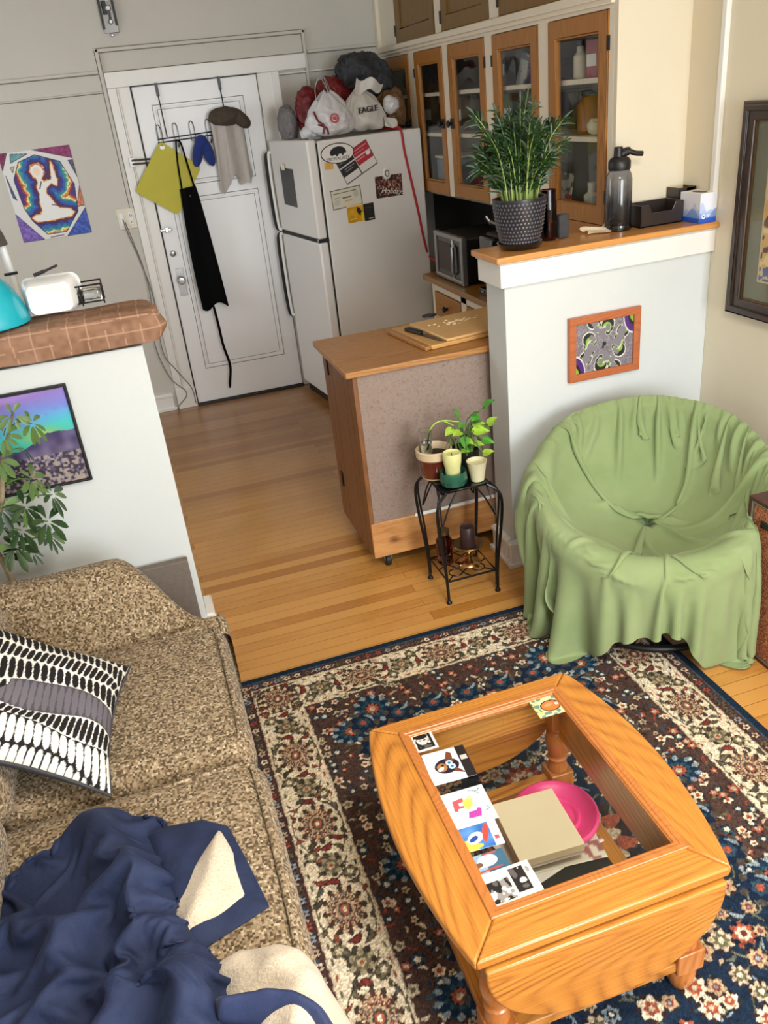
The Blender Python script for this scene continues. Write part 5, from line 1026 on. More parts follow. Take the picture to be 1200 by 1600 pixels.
# ------------------------------------------------------------------ draped cloth: a small position-based cloth solver
def drape(P, M, collide, steps=220, iters=10, bend=.12, damp=.985, pins=None, fric=.6, grav=9.8, seed=1, vmax=.02):
    """P (n, m, 3) start positions; M (n, m, 2) the same points on the flat cloth; collide(P) -> (P, hit mask)"""
    P = P.copy(); n, m = P.shape[:2]
    P += np.random.default_rng(seed).normal(0, .0006, P.shape); Q = P.copy(); g = np.array((0, 0, -grav))*(1/60)**2
    def sets(P):
        out = []
        for o in (0, 1):
            a = P[o:n-1:2]; out.append((a, P[o+1:n:2][:len(a)], 1))
            a = P[:, o:m-1:2]; out.append((a, P[:, o+1:m:2][:, :a.shape[1]], 1))
            a = P[o:n-1:2, :-1]; out.append((a, P[o+1:n:2, 1:][:len(a)], .4))
            a = P[o:n-1:2, 1:]; out.append((a, P[o+1:n:2, :-1][:len(a)], .4))
        for o in range(4):
            b = P[o+2:n:4]; out.append((P[o:n-2:4][:len(b)], b[:len(P[o:n-2:4])], bend))
            b = P[:, o+2:m:4]; k = min(b.shape[1], P[:, o:m-2:4].shape[1]); out.append((P[:, o:m-2:4][:, :k], b[:, :k], bend))
        return out
    rest = [np.sqrt(((b-a)**2).sum(-1, keepdims=True)) for a, b, k in sets(M)]
    for st in range(steps):
        V = (P-Q)*damp; ln = np.sqrt((V*V).sum(-1, keepdims=True)); V *= np.minimum(1, vmax/np.maximum(ln, 1e-9)); Q = P.copy(); P = P+V+g
        for it in range(iters):
            for (A, B, k), L in zip(sets(P), rest):
                d = B-A; l = np.sqrt((d*d).sum(-1, keepdims=True))+1e-9; c = d*(.5*k*(l-L)/l); A += c; B -= c
            if pins is not None: pins(P, st/steps)
            if it % 3 == 2 or it == iters-1: P, hit = collide(P)
        Q[hit] += (P[hit]-Q[hit])*fric
    return P
def disc_map(n, hem):
    """square grid laid over a round sheet whose outer radius is hem(theta)"""
    u, v = np.meshgrid(np.linspace(-1, 1, n), np.linspace(-1, 1, n), indexing='ij'); x = u*np.sqrt(1-v*v/2); y = v*np.sqrt(1-u*u/2)
    r = np.hypot(x, y); t = np.arctan2(y, x); R = hem(np.degrees(t) % 360); rr = r*R
    return np.stack([rr*np.cos(t), rr*np.sin(t)], -1)
def grid_part(name, P, mat, par, sub=1, thick=0, **k):
    o = part(name, MB().grid(P), mat, par, angle=180, weld=False, **k)
    if sub: b = o.modifiers.new('subd', 'SUBSURF'); b.levels = sub; b.render_levels = sub
    if thick: b = o.modifiers.new('solid', 'SOLIDIFY'); b.thickness = thick; b.offset = 0
    return o
def chair_cover():
    n = 110; RM = .585
    deg = [0, 20, 45, 90, 135, 155, 170, 182, 198, 212, 222, 232, 242, 250, 262, 276, 288, 298, 310, 325, 345, 360]; hg = [.40, .33, .2, .16, .25, .72, .95, .72, .42, .27, .29, .35, .33, .24, .18, .165, .18, .30, .385, .40, .42, .40]
    def hem(d):
        d2 = np.array(deg, float); f = lambda x: np.interp(x, d2, hg); return RM+(f(d)+f((d+5) % 360)+f((d-5) % 360))/3
    M = disc_map(n, hem)
    U, V = M[..., 0], M[..., 1]
    s_ = np.array(SD); u_ = np.array(UPV); nv = np.array(NV); c_ = np.array(CC)
    HO = .095; ce = np.hypot(U, V)+1e-9; TT = np.arctan2(V, U); k = (ce-HO)/(RM-HO); rin = .02+(CR-.02)*np.clip(k, 0, 1)
    rp = np.where(ce < HO, .02*ce/HO, np.where(ce < RM, rin, CR+(ce-RM)*.9)); zz = np.where(ce < HO, -DB-(HO-ce)+.02, np.where(ce < RM, -DB*(1-np.clip(rin/CR, 0, 1)**2.1)+.03, .05-np.clip((ce-RM)/.5, 0, 1)*.12))
    rng = np.random.default_rng(8); ph = rng.uniform(0, 6, 4); zz = zz+np.where((ce > HO) & (ce < RM), .012*(np.sin(5*TT+ph[0])+np.sin(8*TT+ph[1])*.8+np.sin(13*TT+ph[2])*.5+.9), 0)
    P = c_+(rp*np.cos(TT))[..., None]*s_+(rp*np.sin(TT))[..., None]*u_+zz[..., None]*nv
    P[..., 2] = np.maximum(P[..., 2], .06); P[..., 1] = np.minimum(P[..., 1], 2.84); P[..., 0] = np.minimum(P[..., 0], 2.19)
    P0 = P.copy(); P0[...] = c_+((CR+.01)*np.cos(TT))[..., None]*s_+((CR+.01)*np.sin(TT))[..., None]*u_+.025*nv
    deg_ = np.degrees(TT) % 360; fr0 = np.clip(-np.sin(TT), 0, 1); pin = np.abs(ce-RM) < .016; hole = ce < HO*.75; P1 = P.copy()
    # keep the start sheet off the walls
    R = CR; rt = .035
    def collide(P):
        q = P-c_; x = q@s_; y = q@u_; z = q@nv; r = np.hypot(x, y)+1e-9; hit = np.zeros(r.shape, bool)
        prof = -DB*(1-np.clip(r/R, 0, 1)**2.1)+.02-.03*np.clip(-y/R, 0, 1)*np.clip(r/R, 0, 1)
        ins = (r < R-.005) & (z < prof) & ((r > .035) | ~hole); dz = np.where(ins, prof-z, 0); P = P+dz[..., None]*nv; hit |= ins
        q = P-c_; x = q@s_; y = q@u_; z = q@nv; r = np.hypot(x, y)+1e-9
        fr_ = np.clip(-y/R-.35, 0, 1)/.65; rq = rt+.03*fr_; zo = .02+.045*fr_; dr = r-R; d = np.hypot(dr, z+zo)+1e-9; t = d < rq; k = np.where(t, (rq-d)/d, 0)
        P = P+(k*dr/r*x)[..., None]*s_+(k*dr/r*y)[..., None]*u_+(k*(z+zo))[..., None]*nv; hit |= t
        # bowl shell from outside: cone under the rim
        q = P-c_; x = q@s_; y = q@u_; z = q@nv; r = np.hypot(x, y)+1e-9
        lo = P[..., 2] < .013; P[..., 2] = np.maximum(P[..., 2], .013); hit |= lo
        w = P[..., 1] > 2.845; P[..., 1] = np.minimum(P[..., 1], 2.845); w |= P[..., 0] > 2.2; P[..., 0] = np.minimum(P[..., 0], 2.2)
        bb = (P[..., 2] < .14) & (P[..., 1] > 2.82); P[..., 1][bb] = 2.82
        sp = (P[..., 1] < 2.02) & (P[..., 0] > 1.765) & (P[..., 2] < .61); ax = P[..., 0]-1.765; ay = 2.02-P[..., 1]
        k = sp & (ax <= ay); P[..., 0][k] = 1.765; k = sp & (ax > ay); P[..., 1][k] = 2.02
        b = np.hypot(P[..., 0]-BC.x, P[..., 1]-BC.y); k = (b < .285) & (P[..., 2] < .03); f = np.where(k, .285/np.maximum(b, 1e-6), 1)
        P[..., 0] = BC.x+(P[..., 0]-BC.x)*f; P[..., 1] = BC.y+(P[..., 1]-BC.y)*f
        return P, hit
    wp = (.35-.33*fr0)[pin][:, None]
    def pins(P, t):
        P[pin] += (P0[pin]-P[pin])*wp; P[hole] += (P1[hole]-P[hole])*.4
    P = drape(P, M, collide, 230, 9, .25, .98, pins, .92)
    o = thing('chair_cover', 'sage green cloth draped in folds over the round chair in the corner', 'cover', (CC.x, CC.y, 0))
    grid_part('cloth', P, 'cover_green', o, 2); return o
chair_cover()

# ------------------------------------------------------------------ loudspeaker by the right wall
o = thing('loudspeaker', 'wooden floor loudspeaker with woven rust grille against the right wall', 'loudspeaker', (1.99, 1.75, 0))
part('cabinet', MB().box(1.79, 2.19, 1.48, 2.008, 0, .595), 'walnut', o, bevel=.003)
part('cabinet_edge', MB().ring(1.48, 2.008, .0, .595, .014, 1.776, 1.792, 'YZ'), 'walnut', o, bevel=.002); part('chrome_strip', MB().ring(1.495, 1.993, .012, .583, .006, 1.777, 1.787, 'YZ'), 'silver', o)
g = part('grille', MB().box(1.781, 1.791, 1.503, 1.984, .02, .574), 'speaker_cloth', o); part('badge', MB().box(1.776, 1.782, 1.885, 1.945, .505, .53), 'black', g, bevel=.003)
o = thing('candle_dish', 'small white round dish on top of the loudspeaker', 'dish', (1.86, 1.9, .596)); part('dish', MB().lathe([(.04, 0), (.045, .004), (.045, .035), (.04, .038), (.036, .03), (0, .028)], 32, (1.85, 1.915, .596)), 'white_plastic', o)

# ------------------------------------------------------------------ rug
def rug():
    X0, Y0, W, H = .01, .1, 1.56, 2.446
    a = Art(W, H, .0033, (28, 42, 62)); X, Y = a.X, a.Y; c = a.c; rng = np.random.default_rng(12)
    d = np.minimum(np.minimum(X, W-X), np.minimum(Y, H-Y))
    jx = (vnoise(X, Y, 120, 1)-.5)*.006; dd = d+jx
    NAVY, RED, CREAM, OLIVE, RUST, TEAL, DK, LB, BEI = (22, 38, 58), (98, 42, 40), (226, 208, 178), (92, 90, 66), (152, 78, 58), (40, 72, 88), (44, 34, 36), (130, 148, 156), (190, 172, 146)
    a.fill(dd > .026, (74, 50, 46)); a.fill(dd > .072, CREAM); a.fill(dd > .232, (72, 54, 48)); a.fill(dd > .395, NAVY)
    def win(x, y, r):
        i0, i1 = max(0, int((y-r)/H*a.ny)), min(a.ny+1, int((y+r)/H*a.ny)+2); j0, j1 = max(0, int((x-r)/W*a.nx)), min(a.nx+1, int((x+r)/W*a.nx)+2)
        return slice(i0, i1), slice(j0, j1)
    def rosette(x, y, r, cols, n=8, ph=0, el=1., rot=0, lobe=.18):
        s = win(x, y, r*1.5)
        if X[s].size == 0: return
        cr, sr = math.cos(rot), math.sin(rot); u = (X[s]-x)*cr+(Y[s]-y)*sr; v = (-(X[s]-x)*sr+(Y[s]-y)*cr)/el; R = np.hypot(u, v); T = np.arctan2(v, u)
        for k, (f, col) in enumerate(cols):
            m = R < r*f*(1+lobe*np.cos(n*T+ph+(k % 2)*PI)*(.5+.5*f)); c[s][m] = col
    def leaf(x, y, L, ang, col, fat=.32, out=None):
        s = win(x, y, L)
        if X[s].size == 0: return
        u = (X[s]-x)*math.cos(ang)+(Y[s]-y)*math.sin(ang); v = -(X[s]-x)*math.sin(ang)+(Y[s]-y)*math.cos(ang); v = v-.5*u*u/L; k = np.abs(v)/(fat*L)+(u/L*1.1)**2
        if out is not None: c[s][k < 1.25] = out
        c[s][k < .8] = col
    def vine(pts, wd, col):
        pts = [tuple(p)[:2] for p in bez([(p[0], p[1], 0) for p in pts], 8)]
        xs = [p[0] for p in pts]; ys = [p[1] for p in pts]; cx, cy = (min(xs)+max(xs))/2, (min(ys)+max(ys))/2; r = max(max(xs)-min(xs), max(ys)-min(ys))/2+.02; s = win(cx, cy, r)
        if X[s].size == 0: return
        m = a.sdist(pts, False, X[s], Y[s]) < wd/2; c[s][m] = col
    pick = lambda L: L[rng.integers(len(L))]
    # dense small flowers in the navy field
    for k in range(620):
        x, y = rng.uniform(.36, W-.36), rng.uniform(.36, H-.36); ang = rng.uniform(0, 2*PI)
        if rng.random() < .5: leaf(x, y, rng.uniform(.014, .03), ang, pick([OLIVE, TEAL, LB, (96, 104, 96), RUST, BEI]), .3, DK)
        else: vine([(x, y), (x+.04*math.cos(ang), y+.04*math.sin(ang)), (x+.07*math.cos(ang+.8), y+.07*math.sin(ang+.8))], .004, pick([OLIVE, (110, 112, 90), LB]))
    gx = np.arange(.41, W-.40, .062)
    for ix, x in enumerate(gx):
        for iy, y in enumerate(np.arange(.41, H-.4, .066).tolist()):
            x_, y_ = x+rng.uniform(-.016, .016), y+rng.uniform(-.016, .016); r = rng.uniform(.013, .028); k = rng.integers(5)
            pal = [[(1.15, DK), (1, CREAM), (.6, RUST), (.25, BEI)], [(1.15, DK), (1, BEI), (.66, OLIVE), (.3, CREAM)], [(1.15, (16, 26, 44)), (1, RUST), (.62, CREAM), (.3, RED)], [(1.1, DK), (1, LB), (.6, NAVY), (.3, CREAM)], [(1.1, DK), (1, (176, 150, 118)), (.5, (120, 54, 46)), (.25, LB)]][k]
            rosette(x_, y_, r, pal, int(rng.integers(5, 9)), rng.uniform(0, 6))
    rosette(W/2, H/2+.1, .16, [(1.08, DK), (1, RUST), (.85, BEI), (.72, TEAL), (.5, CREAM), (.36, RED), (.15, BEI)], 12); rosette(W*.5, H-.86, .07, [(1.1, LB), (1, RED), (.8, RUST), (.6, BEI), (.35, RED)], 12)
    # red guard band
    def along(dm, step):
        """points running round the rug at distance dm from the edge: x, y, direction"""
        out = []
        for L_, fx in ((W-2*dm, 0), (H-2*dm, 1)):
            n = max(1, int(round(L_/step)))
            for side in (0, 1):
                for k in range(n+1):
                    t = dm+L_*k/n; out.append(((t, dm if side == 0 else H-dm, 0) if fx == 0 else (dm if side == 0 else W-dm, t, PI/2)))
        return out
    for dm in (.252, .285, .32, .355, .385):
        for x, y, an in along(dm, .027):
            if rng.random() < .88:
                x_, y_ = x+rng.normal(0, .006), y+rng.normal(0, .006)
                if rng.random() < .55: rosette(x_, y_, rng.uniform(.008, .0155), pick([[(1.2, DK), (1, CREAM), (.5, RUST)], [(1.2, DK), (1, BEI), (.5, OLIVE)], [(1.2, DK), (1, RUST), (.5, BEI)], [(1.2, DK), (1, TEAL), (.55, CREAM)]]), 5, rng.uniform(0, 6))
                else: leaf(x_, y_, rng.uniform(.012, .022), rng.uniform(0, 6), pick([OLIVE, (130, 60, 52), (120, 112, 86), DK, BEI, TEAL, (32, 50, 66), CREAM]), .3)
    bx = [(.352, .345), (.352, H-.425), (.45, H-.345), (W-.352, H-.425), (W-.45, H-.345), (W-.352, .42), (.45, .33), (.345, 1.05), (W-.345, 1.05), (.345, 1.45), (W-.345, 1.45)]
    for x, y in bx: rosette(x, y, .052, [(1.12, LB), (1.05, (22, 44, 66)), (.7, TEAL), (.5, DK), (.42, RUST), (.2, BEI)], 10, 0, .85 if x < .4 or x > W-.4 else 1.15)
    # scalloped dark edge where the field meets the band
    for x, y, an in along(.40, .125):
        rosette(x, y, .045, [(1.05, (70, 66, 60)), (.92, (20, 34, 56)), (.5, (40, 66, 84)), (.25, RUST)], 6, rng.uniform(0, 3))
        leaf(x+.03, y+.02, .03, an+.6, LB, .25)
    # cream border with palmettes
    for x, y, an in along(.085, .045): leaf(x, y, .015, an+rng.uniform(-.5, .5), pick([OLIVE, RUST, (60, 52, 46)]), .3)
    for x, y, an in along(.22, .045): leaf(x, y, .015, an+rng.uniform(-.5, .5), pick([OLIVE, RUST, (60, 52, 46)]), .3)
    al = along(.152, .325); nseg = len(al)
    for q, (x, y, an) in enumerate(al):
        t_ = Vector((math.cos(an), math.sin(an))); n_ = Vector((-t_.y, t_.x))
        f = lambda u, v: (x+t_.x*u+n_.x*v, y+t_.y*u+n_.y*v)
        vine([f(-.165, -.045), f(-.11, .03), f(-.05, .065), f(.02, .072), f(.08, .045), f(.11, -.02), f(.165, -.05)], .0042, (84, 78, 60)); vine([f(-.1, -.055), f(-.04, -.07), f(.05, -.066), f(.1, -.03), f(.14, .04)], .0042, (84, 78, 60))
        for s_, vv in ((-1, 1), (1, 1), (-1, -1), (1, -1)):
            for k in range(5):
                p = f(s_*(.045+.028*k)+rng.normal(0, .004), vv*(.062-.014*k)+rng.normal(0, .006)); leaf(p[0], p[1], rng.uniform(.014, .024), an+rng.uniform(0, 6), pick([(96, 88, 66), (128, 56, 48), (70, 66, 54), (92, 92, 84), (146, 76, 58)]), .34, (52, 44, 38))
        for s_ in (-1, 1):
            p = f(s_*.158, .0); rosette(p[0], p[1], .03, [(1.12, (60, 54, 46)), (1, (150, 138, 110)), (.72, (96, 90, 68)), (.4, (186, 168, 136)), (.2, RUST)], 6, rng.uniform(0, 3)); p = f(s_*.095, .005*s_); leaf(p[0], p[1], .024, an+1.2*s_, (120, 50, 46), .4, (52, 40, 36))
            p = f(s_*.11, -.045*s_); rosette(p[0], p[1], .017, [(1.15, (64, 56, 46)), (1, (112, 104, 78)), (.5, CREAM)], 5)
        rosette(x, y, .066, [(1.1, (64, 52, 44)), (1.0, (204, 184, 150)), (.93, (84, 52, 44)), (.8, (166, 134, 104)), (.66, (104, 56, 50)), (.5, (176, 152, 120)), (.36, (70, 66, 60)), (.24, (160, 84, 64)), (.12, CREAM)], 12, .4, .76, an, .09)
        for q2 in range(14):
            t2 = 2*PI*q2/14; p = f(.047*math.cos(t2), .036*math.sin(t2)); leaf(p[0], p[1], .012, an+t2, pick([(80, 50, 44), (128, 62, 52), (96, 92, 72), (60, 74, 84)]), .35, (206, 186, 152))
    for x, y, an in along(.049, .04): rosette(x, y, .011, [(1.25, DK), (1, pick([CREAM, RUST, OLIVE, BEI, LB])), (.45, RED)], 5)
    for x, y, an in along(.049, .04): leaf(x+.02*math.cos(an), y+.02*math.sin(an), .012, an+.7, pick([OLIVE, BEI, TEAL]), .3)
    m = (np.abs(dd-.072) < .0022) | (np.abs(dd-.232) < .0022); a.fill(m, (196, 180, 152)); a.fill(np.abs(dd-.027) < .003, (60, 80, 96)); a.fill(d < .024, (22, 40, 58))
    k = rng.normal(1, .13, X.shape)+(vnoise(X, Y, 160, 4)-.5)*.3; a.c = np.clip((a.c*.94+np.array((100, 84, 76.))*.06)*k[..., None], 4, 245)
    o = a.mesh('area_rug', 0, 'XY', 'rug_pile'); b = o.modifiers.new('solid', 'SOLIDIFY'); b.thickness = .008; b.offset = -1; o.location = (X0, Y0, .009)
    tag(o, 'large patterned rug with navy field and cream flower border under the coffee table', 'rug')
rug()

# ------------------------------------------------------------------ oak coffee table
TX0, TX1, TY0, TY1, TZ = .327, .896, .947, 1.648, .42
RZ = .0095
ct = thing('coffee_table', 'oak drop-leaf coffee table with inset glass top on the rug', 'coffee table', ((TX0+TX1)/2, (TY0+TY1)/2, RZ))
gx0, gx1, gy0, gy1 = .405, .836, 1.032, 1.59
def bulge(x, y0, y1, dx, n=22, rev=False):
    p = [(x+dx*math.sin(PI*t)**.85, y0+(y1-y0)*t) for t in lsp(0, 1, n)]; return p[::-1] if rev else p
zt0 = TZ-.026
lp = bulge(TX0, TY0, TY1, -.05); rp = bulge(TX1, TY0, TY1, .055)
part('top_side', MB().prism(lp+[(gx0, gy1), (gx0, gy0)], zt0, TZ, 'XY'), 'table_oak_long', ct, bevel=.006, seg=3)
part('top_side', MB().prism(rp[::-1]+[(gx1, gy0), (gx1, gy1)], zt0, TZ, 'XY'), 'table_oak_long', ct, bevel=.006, seg=3)
part('top_end', MB().prism([(TX0+.001, TY0), (TX1-.001, TY0), (gx1, gy0), (gx0, gy0)], zt0, TZ+.0003, 'XY'), 'table_oak', ct, bevel=.006, seg=3)
part('top_end', MB().prism([(TX0+.001, TY1), (gx0, gy1), (gx1, gy1), (TX1-.001, TY1)], zt0, TZ+.0003, 'XY'), 'table_oak', ct, bevel=.006, seg=3)
m = MB().ring(gx0-.012, gx1+.012, gy0-.012, gy1+.012, .014, TZ-.004, TZ+.0045).ring(gx0-.001, gx1+.001, gy0-.001, gy1+.001, .012, TZ-.01, TZ+.0025).ring(gx0+.006, gx1-.006, gy0+.006, gy1-.006, .008, TZ-.016, TZ-.001); part('glass_moulding', m, 'table_turned', ct, bevel=.002)
part('glass_top', MB().box(gx0+.006, gx1-.006, gy0+.006, gy1-.006, TZ-.012, TZ-.005), 'table_glass', ct)
AZ0, AZ1 = .315, zt0
ax0, ax1, ay0, ay1 = .372, .85, .985, 1.61
part('apron', MB().box(ax0, ax1, ay1-.02, ay1, AZ0, AZ1), 'table_oak', ct); part('apron', MB().box(ax0, ax1, ay0, ay0+.02, AZ0, AZ1), 'table_oak', ct)
part('apron', MB().box(ax0, ax0+.02, ay0, ay1, AZ0-.03, AZ1), 'table_oak_long', ct); part('apron', MB().box(ax1-.02, ax1, ay0, ay1, AZ0-.03, AZ1), 'table_oak_long', ct)
for x in (ax0+.012, ax1-.012):
    for y in (ay0+.015, ay1-.03):
        c_ = (x, y, 0); lg = part('leg', MB().box(x-.03, x+.03, y-.03, y+.03, .31, AZ1).lathe([(.026, .31), (.03, .302), (.022, .292), (.03, .28), (.034, .25), (.028, .215), (.022, .2), (.03, .192), (.022, .184), (.026, .17), (.029, .15)], 28, c_).box(x-.034, x+.034, y-.034, y+.034, .085, .15).lathe([(.022, .086), (.03, .08), (.034, .06), (.03, .03), (.024, .012), (.022, RZ)], 28, c_), 'table_turned', ct, bevel=.004)
part('stretcher', MB().box(ax0+.03, ax1-.03, ay0-.012, ay0+.035, .094, .122), 'table_oak', ct, bevel=.004); part('stretcher', MB().box(ax0+.03, ax1-.03, ay1-.05, ay1-.01, .094, .122), 'table_oak', ct, bevel=.004)
part('stretcher', MB().box(ax0-.01, ax0+.034, ay0+.03, ay1-.05, .094, .122), 'table_oak_long', ct, bevel=.004); part('stretcher', MB().box(ax1-.034, ax1+.01, ay0+.03, ay1-.05, .094, .122), 'table_oak_long', ct, bevel=.004)
part('lower_shelf', MB().box(.55, .70, ay0+.02, ay1-.03, .106, .12), 'table_shelf', ct, bevel=.003)
def leaf_poly(n=40):
    x0, x1, dep = TX0+.018, TX1-.012, .228; p = [((x0+x1)/2-(x1-x0)/2*math.cos(PI*t), max(.388-dep*math.sin(PI*t)**.85, .1)) for t in lsp(0, 1, n)]; return p
part('drop_leaf', MB().prism(leaf_poly(), .938, .958, 'XZ'), 'table_oak', ct, bevel=.005, seg=3); part('drop_leaf', MB().prism(leaf_poly(), 1.632, 1.652, 'XZ'), 'table_oak', ct, bevel=.005, seg=3)
# things lying on the glass
ZG = TZ-.004; CGp = 'cards and photos on the glass table top'
def flat(art, name, x, y, label, cat, rot=0, z=0, th=.0012, mat='print_gloss'):
    o = art.mesh(name, th, 'XY', mat); put(o, (x, y, ZG+.0015+z), (0, 0, rot)); return tag(o, label, cat, CGp)
def bw(a, x0, y0, x1, y1, seed):
    X, Y = a.X, a.Y; m = (X > x0) & (X < x1) & (Y > y0) & (Y < y1); n1 = vnoise(X, Y, 70, seed); n2 = vnoise(X, Y, 150, seed+1); a.fill(m, (34, 32, 32)); a.fill(m & (n1 > .56), (140, 136, 132)); a.fill(m & (n1*n2 > .42), (216, 212, 206)); a.fill(m & (n1 < .22), (90, 86, 84)); return a
a = Art(.058, .068, .0014, (232, 230, 226)); bw(a, .006, .006, .052, .062, 3); a.ell(.026, .038, .014, .017, (206, 202, 196)); a.ell(.026, .052, .017, .01, (26, 24, 24)); a.ell(.021, .038, .004, .002, (40, 38, 36)); a.ell(.032, .038, .004, .002, (40, 38, 36)); a.rect(.044, .006, .052, .062, (26, 24, 24))
flat(a, 'portrait_photo', .415, 1.518, 'small black and white portrait photo at the far left corner of the glass', 'photo', -.02)
a = Art(.11, .108, .0014, (236, 234, 232)); a.rect(.086, 0, .11, .108, (36, 30, 32)); a.rect(.09, .06, .106, .075, (190, 186, 180))
DKD, TAN = (36, 28, 48), (168, 116, 72)
a.ell(.05, .052, .031, .025, DKD, .1); a.poly([(.05, .07), (.062, .1), (.072, .092), (.07, .06)], (110, 62, 44)); a.poly([(.06, .03), (.088, .016), (.08, .03), (.07, .042)], (110, 62, 44)); a.ell(.037, .05, .013, .014, TAN); a.ell(.033, .045, .009, .005, (236, 232, 222), .5); a.ell(.058, .06, .0085, .0085, (190, 220, 232)); a.ell(.062, .047, .0085, .0085, (190, 220, 232)); a.ell(.058, .06, .004, .004, (40, 110, 160)); a.ell(.062, .047, .004, .004, (40, 110, 160)); a.ell(.04, .056, .004, .003, (24, 20, 22))
flat(a, 'dog_print', .414, 1.397, 'white card with a wide-eyed black cartoon dog on the table glass', 'card', -.06, .0016)
a = Art(.108, .108, .0014, (204, 218, 222)); a.rect(.012, .016, .084, .094, (236, 240, 226)); a.speck(4, 60, 1)
a.poly([(.024, .08), (.05, .084), (.05, .072), (.036, .07), (.036, .062), (.046, .06), (.046, .054), (.03, .054), (.028, .046), (.02, .05)], (196, 84, 92)); a.poly([(.046, .07), (.062, .082), (.072, .074), (.066, .056), (.052, .044), (.046, .056)], (214, 226, 90)); a.ell(.066, .08, .007, .005, (226, 190, 160)); a.poly([(.044, .02), (.074, .018), (.082, .04), (.074, .045), (.068, .038), (.05, .038)], (176, 66, 156)); a.line([(.07, .1), (.09, .092), (.098, .1)], .0016, (90, 100, 104)); a.line([(.08, .098), (.092, .082)], .0016, (90, 100, 104)); a.line([(.088, .03), (.1, .034), (.094, .044)], .0016, (90, 100, 104))
flat(a, 'drawing_card', .408, 1.255, 'pale blue bordered card with a bright crayon-like drawing', 'card', -.04, .0016)
a = Art(.088, .07, .0013, (70, 120, 184)); a.speck(24, 40, 2); a.poly([(.0, .0), (.03, .0), (.02, .03), (0, .03)], (196, 200, 90)); a.ell(.03, .032, .02, .014, (220, 226, 232), .5); a.ell(.026, .03, .012, .006, (40, 70, 150), .5); a.ell(.056, .04, .007, .026, (206, 74, 58), -.3); a.rect(.068, 0, .088, .07, (222, 226, 232)); a.rect(.072, .016, .082, .026, (190, 80, 90)); a.ell(.03, .01, .012, .006, (214, 196, 80))
flat(a, 'blue_postcard', .412, 1.19, 'small blue postcard tucked under the drawing card', 'postcard', -.08, .0)
a = Art(.078, .05, .0013, (60, 96, 118)); a.rect(0, 0, .03, .05, (140, 172, 196)); a.ell(.036, .03, .022, .015, (214, 224, 226)); a.rect(.014, .015, .036, .03, (206, 218, 222)); a.ell(.014, .024, .01, .006, (120, 86, 70)); a.line([(.01, .006), (.06, .008)], .005, (170, 76, 66)); a.line([(.03, .046), (.06, .046)], .004, (170, 76, 66)); a.speck(10, 60, 5)
flat(a, 'seaside_postcard', .408, 1.126, 'blue card with a pale arch shape above the two-photo card', 'postcard', -.02, .0)
a = Art(.114, .086, .0013, (226, 216, 202)); bw(a, .006, .01, .058, .062, 7); bw(a, .064, .018, .096, .078, 11); a.ell(.104, .064, .004, .008, (150, 146, 140)); a.c[(a.X < .06) & (a.Y > .066)] = (232, 228, 220)
flat(a, 'photo_card', .408, 1.039, 'cream card with two black and white photos at the near corner of the glass', 'photo', -.0, .0016)
a = Art(.088, .072, .0013, (196, 206, 160)); X, Y = a.X, a.Y; a.fill(vnoise(X, Y, 90, 2) > .55, (110, 140, 130)); a.fill(vnoise(X, Y, 120, 4) > .68, (222, 204, 120)); a.ell(.046, .036, .028, .021, (30, 40, 44)); a.ell(.046, .036, .025, .018, (226, 120, 60)); a.ell(.042, .04, .014, .006, (238, 150, 96), .2); a.ell(.064, .038, .005, .005, (230, 230, 220)); a.ell(.065, .038, .0022, .0022, (20, 20, 20)); a.poly([(.064, .046), (.07, .05), (.066, .052)], (120, 30, 40))
flat(a, 'fish_tile', .751, 1.506, 'little card with an orange fish at the far right corner of the glass', 'card', -.03)
# things on the shelf below
ZH = .1205; SG = 'things on the shelf under the glass'
o = solo('magazine', MB().box(.52, .815, 1.10, 1.38, ZH+.001, ZH+.009, Matrix.Translation((.63, 1.23, 0)) @ Matrix.Rotation(.12, 4, 'Z') @ Matrix.Translation((-.63, -1.23, 0))), 'magazine', 'dark glossy magazine lying under the pink plate', 'magazine', SG)
for k, (x, y, r_, c_) in enumerate(((.60, 1.26, .25, (226, 214, 206)), (.575, 1.30, -.12, (206, 196, 178)))):
    a = Art(.24, .24, .006, c_); a.speck(8, 20, k); a.fill((a.X > .18) & (a.Y < .06) & (vnoise(a.X, a.Y, 60, k) > .5), (150, 90, 90)); q = a.mesh('paper_sheet', .001, 'XY'); put(q, (x, y, ZH+.0115+k*.0015), (0, 0, r_)); tag(q, ['white sheet with red print sticking out right of the pink plate', 'cream sheet sticking out behind the pink plate'][k], 'paper', SG)
pk = (.752, 1.432, ZH+.0145); o = thing('flying_disc', 'bright pink round plastic plate under the table glass', 'plate', pk, 0, SG)
part('plate', MB().lathe([(.0, .004), (.05, .004), (.08, .006), (.094, .018), (.108, .022), (.114, .018), (.114, .01), (.1, .0), (.0, .0)], 48, pk), 'pink_plastic', o)
part('raised_ring', MB().lathe([(.05, .0045), (.056, .011), (.062, .012), (.068, .0055)], 40, pk), 'pink_plastic', o)
part('centre_hole', MB().lathe([(0, .0052), (.017, .0052)], 24, (pk[0]+.03, pk[1]-.01, pk[2])), 'ink', o)
Mq = Matrix.Translation((.582, 1.292, 0)) @ Matrix.Rotation(-.06, 4, 'Z')
o = thing('cream_box', 'flat cream square box resting on the pink plate under the glass', 'box', (.66, 1.38, ZH+.038), 0, SG)
part('lid', MB().box(0, .172, 0, .194, ZH+.05, ZH+.076, Mq), 'box_cream', o, bevel=.002); part('base', MB().box(.003, .169, .003, .191, ZH+.0375, ZH+.052, Mq), 'paper_white', o, bevel=.001)

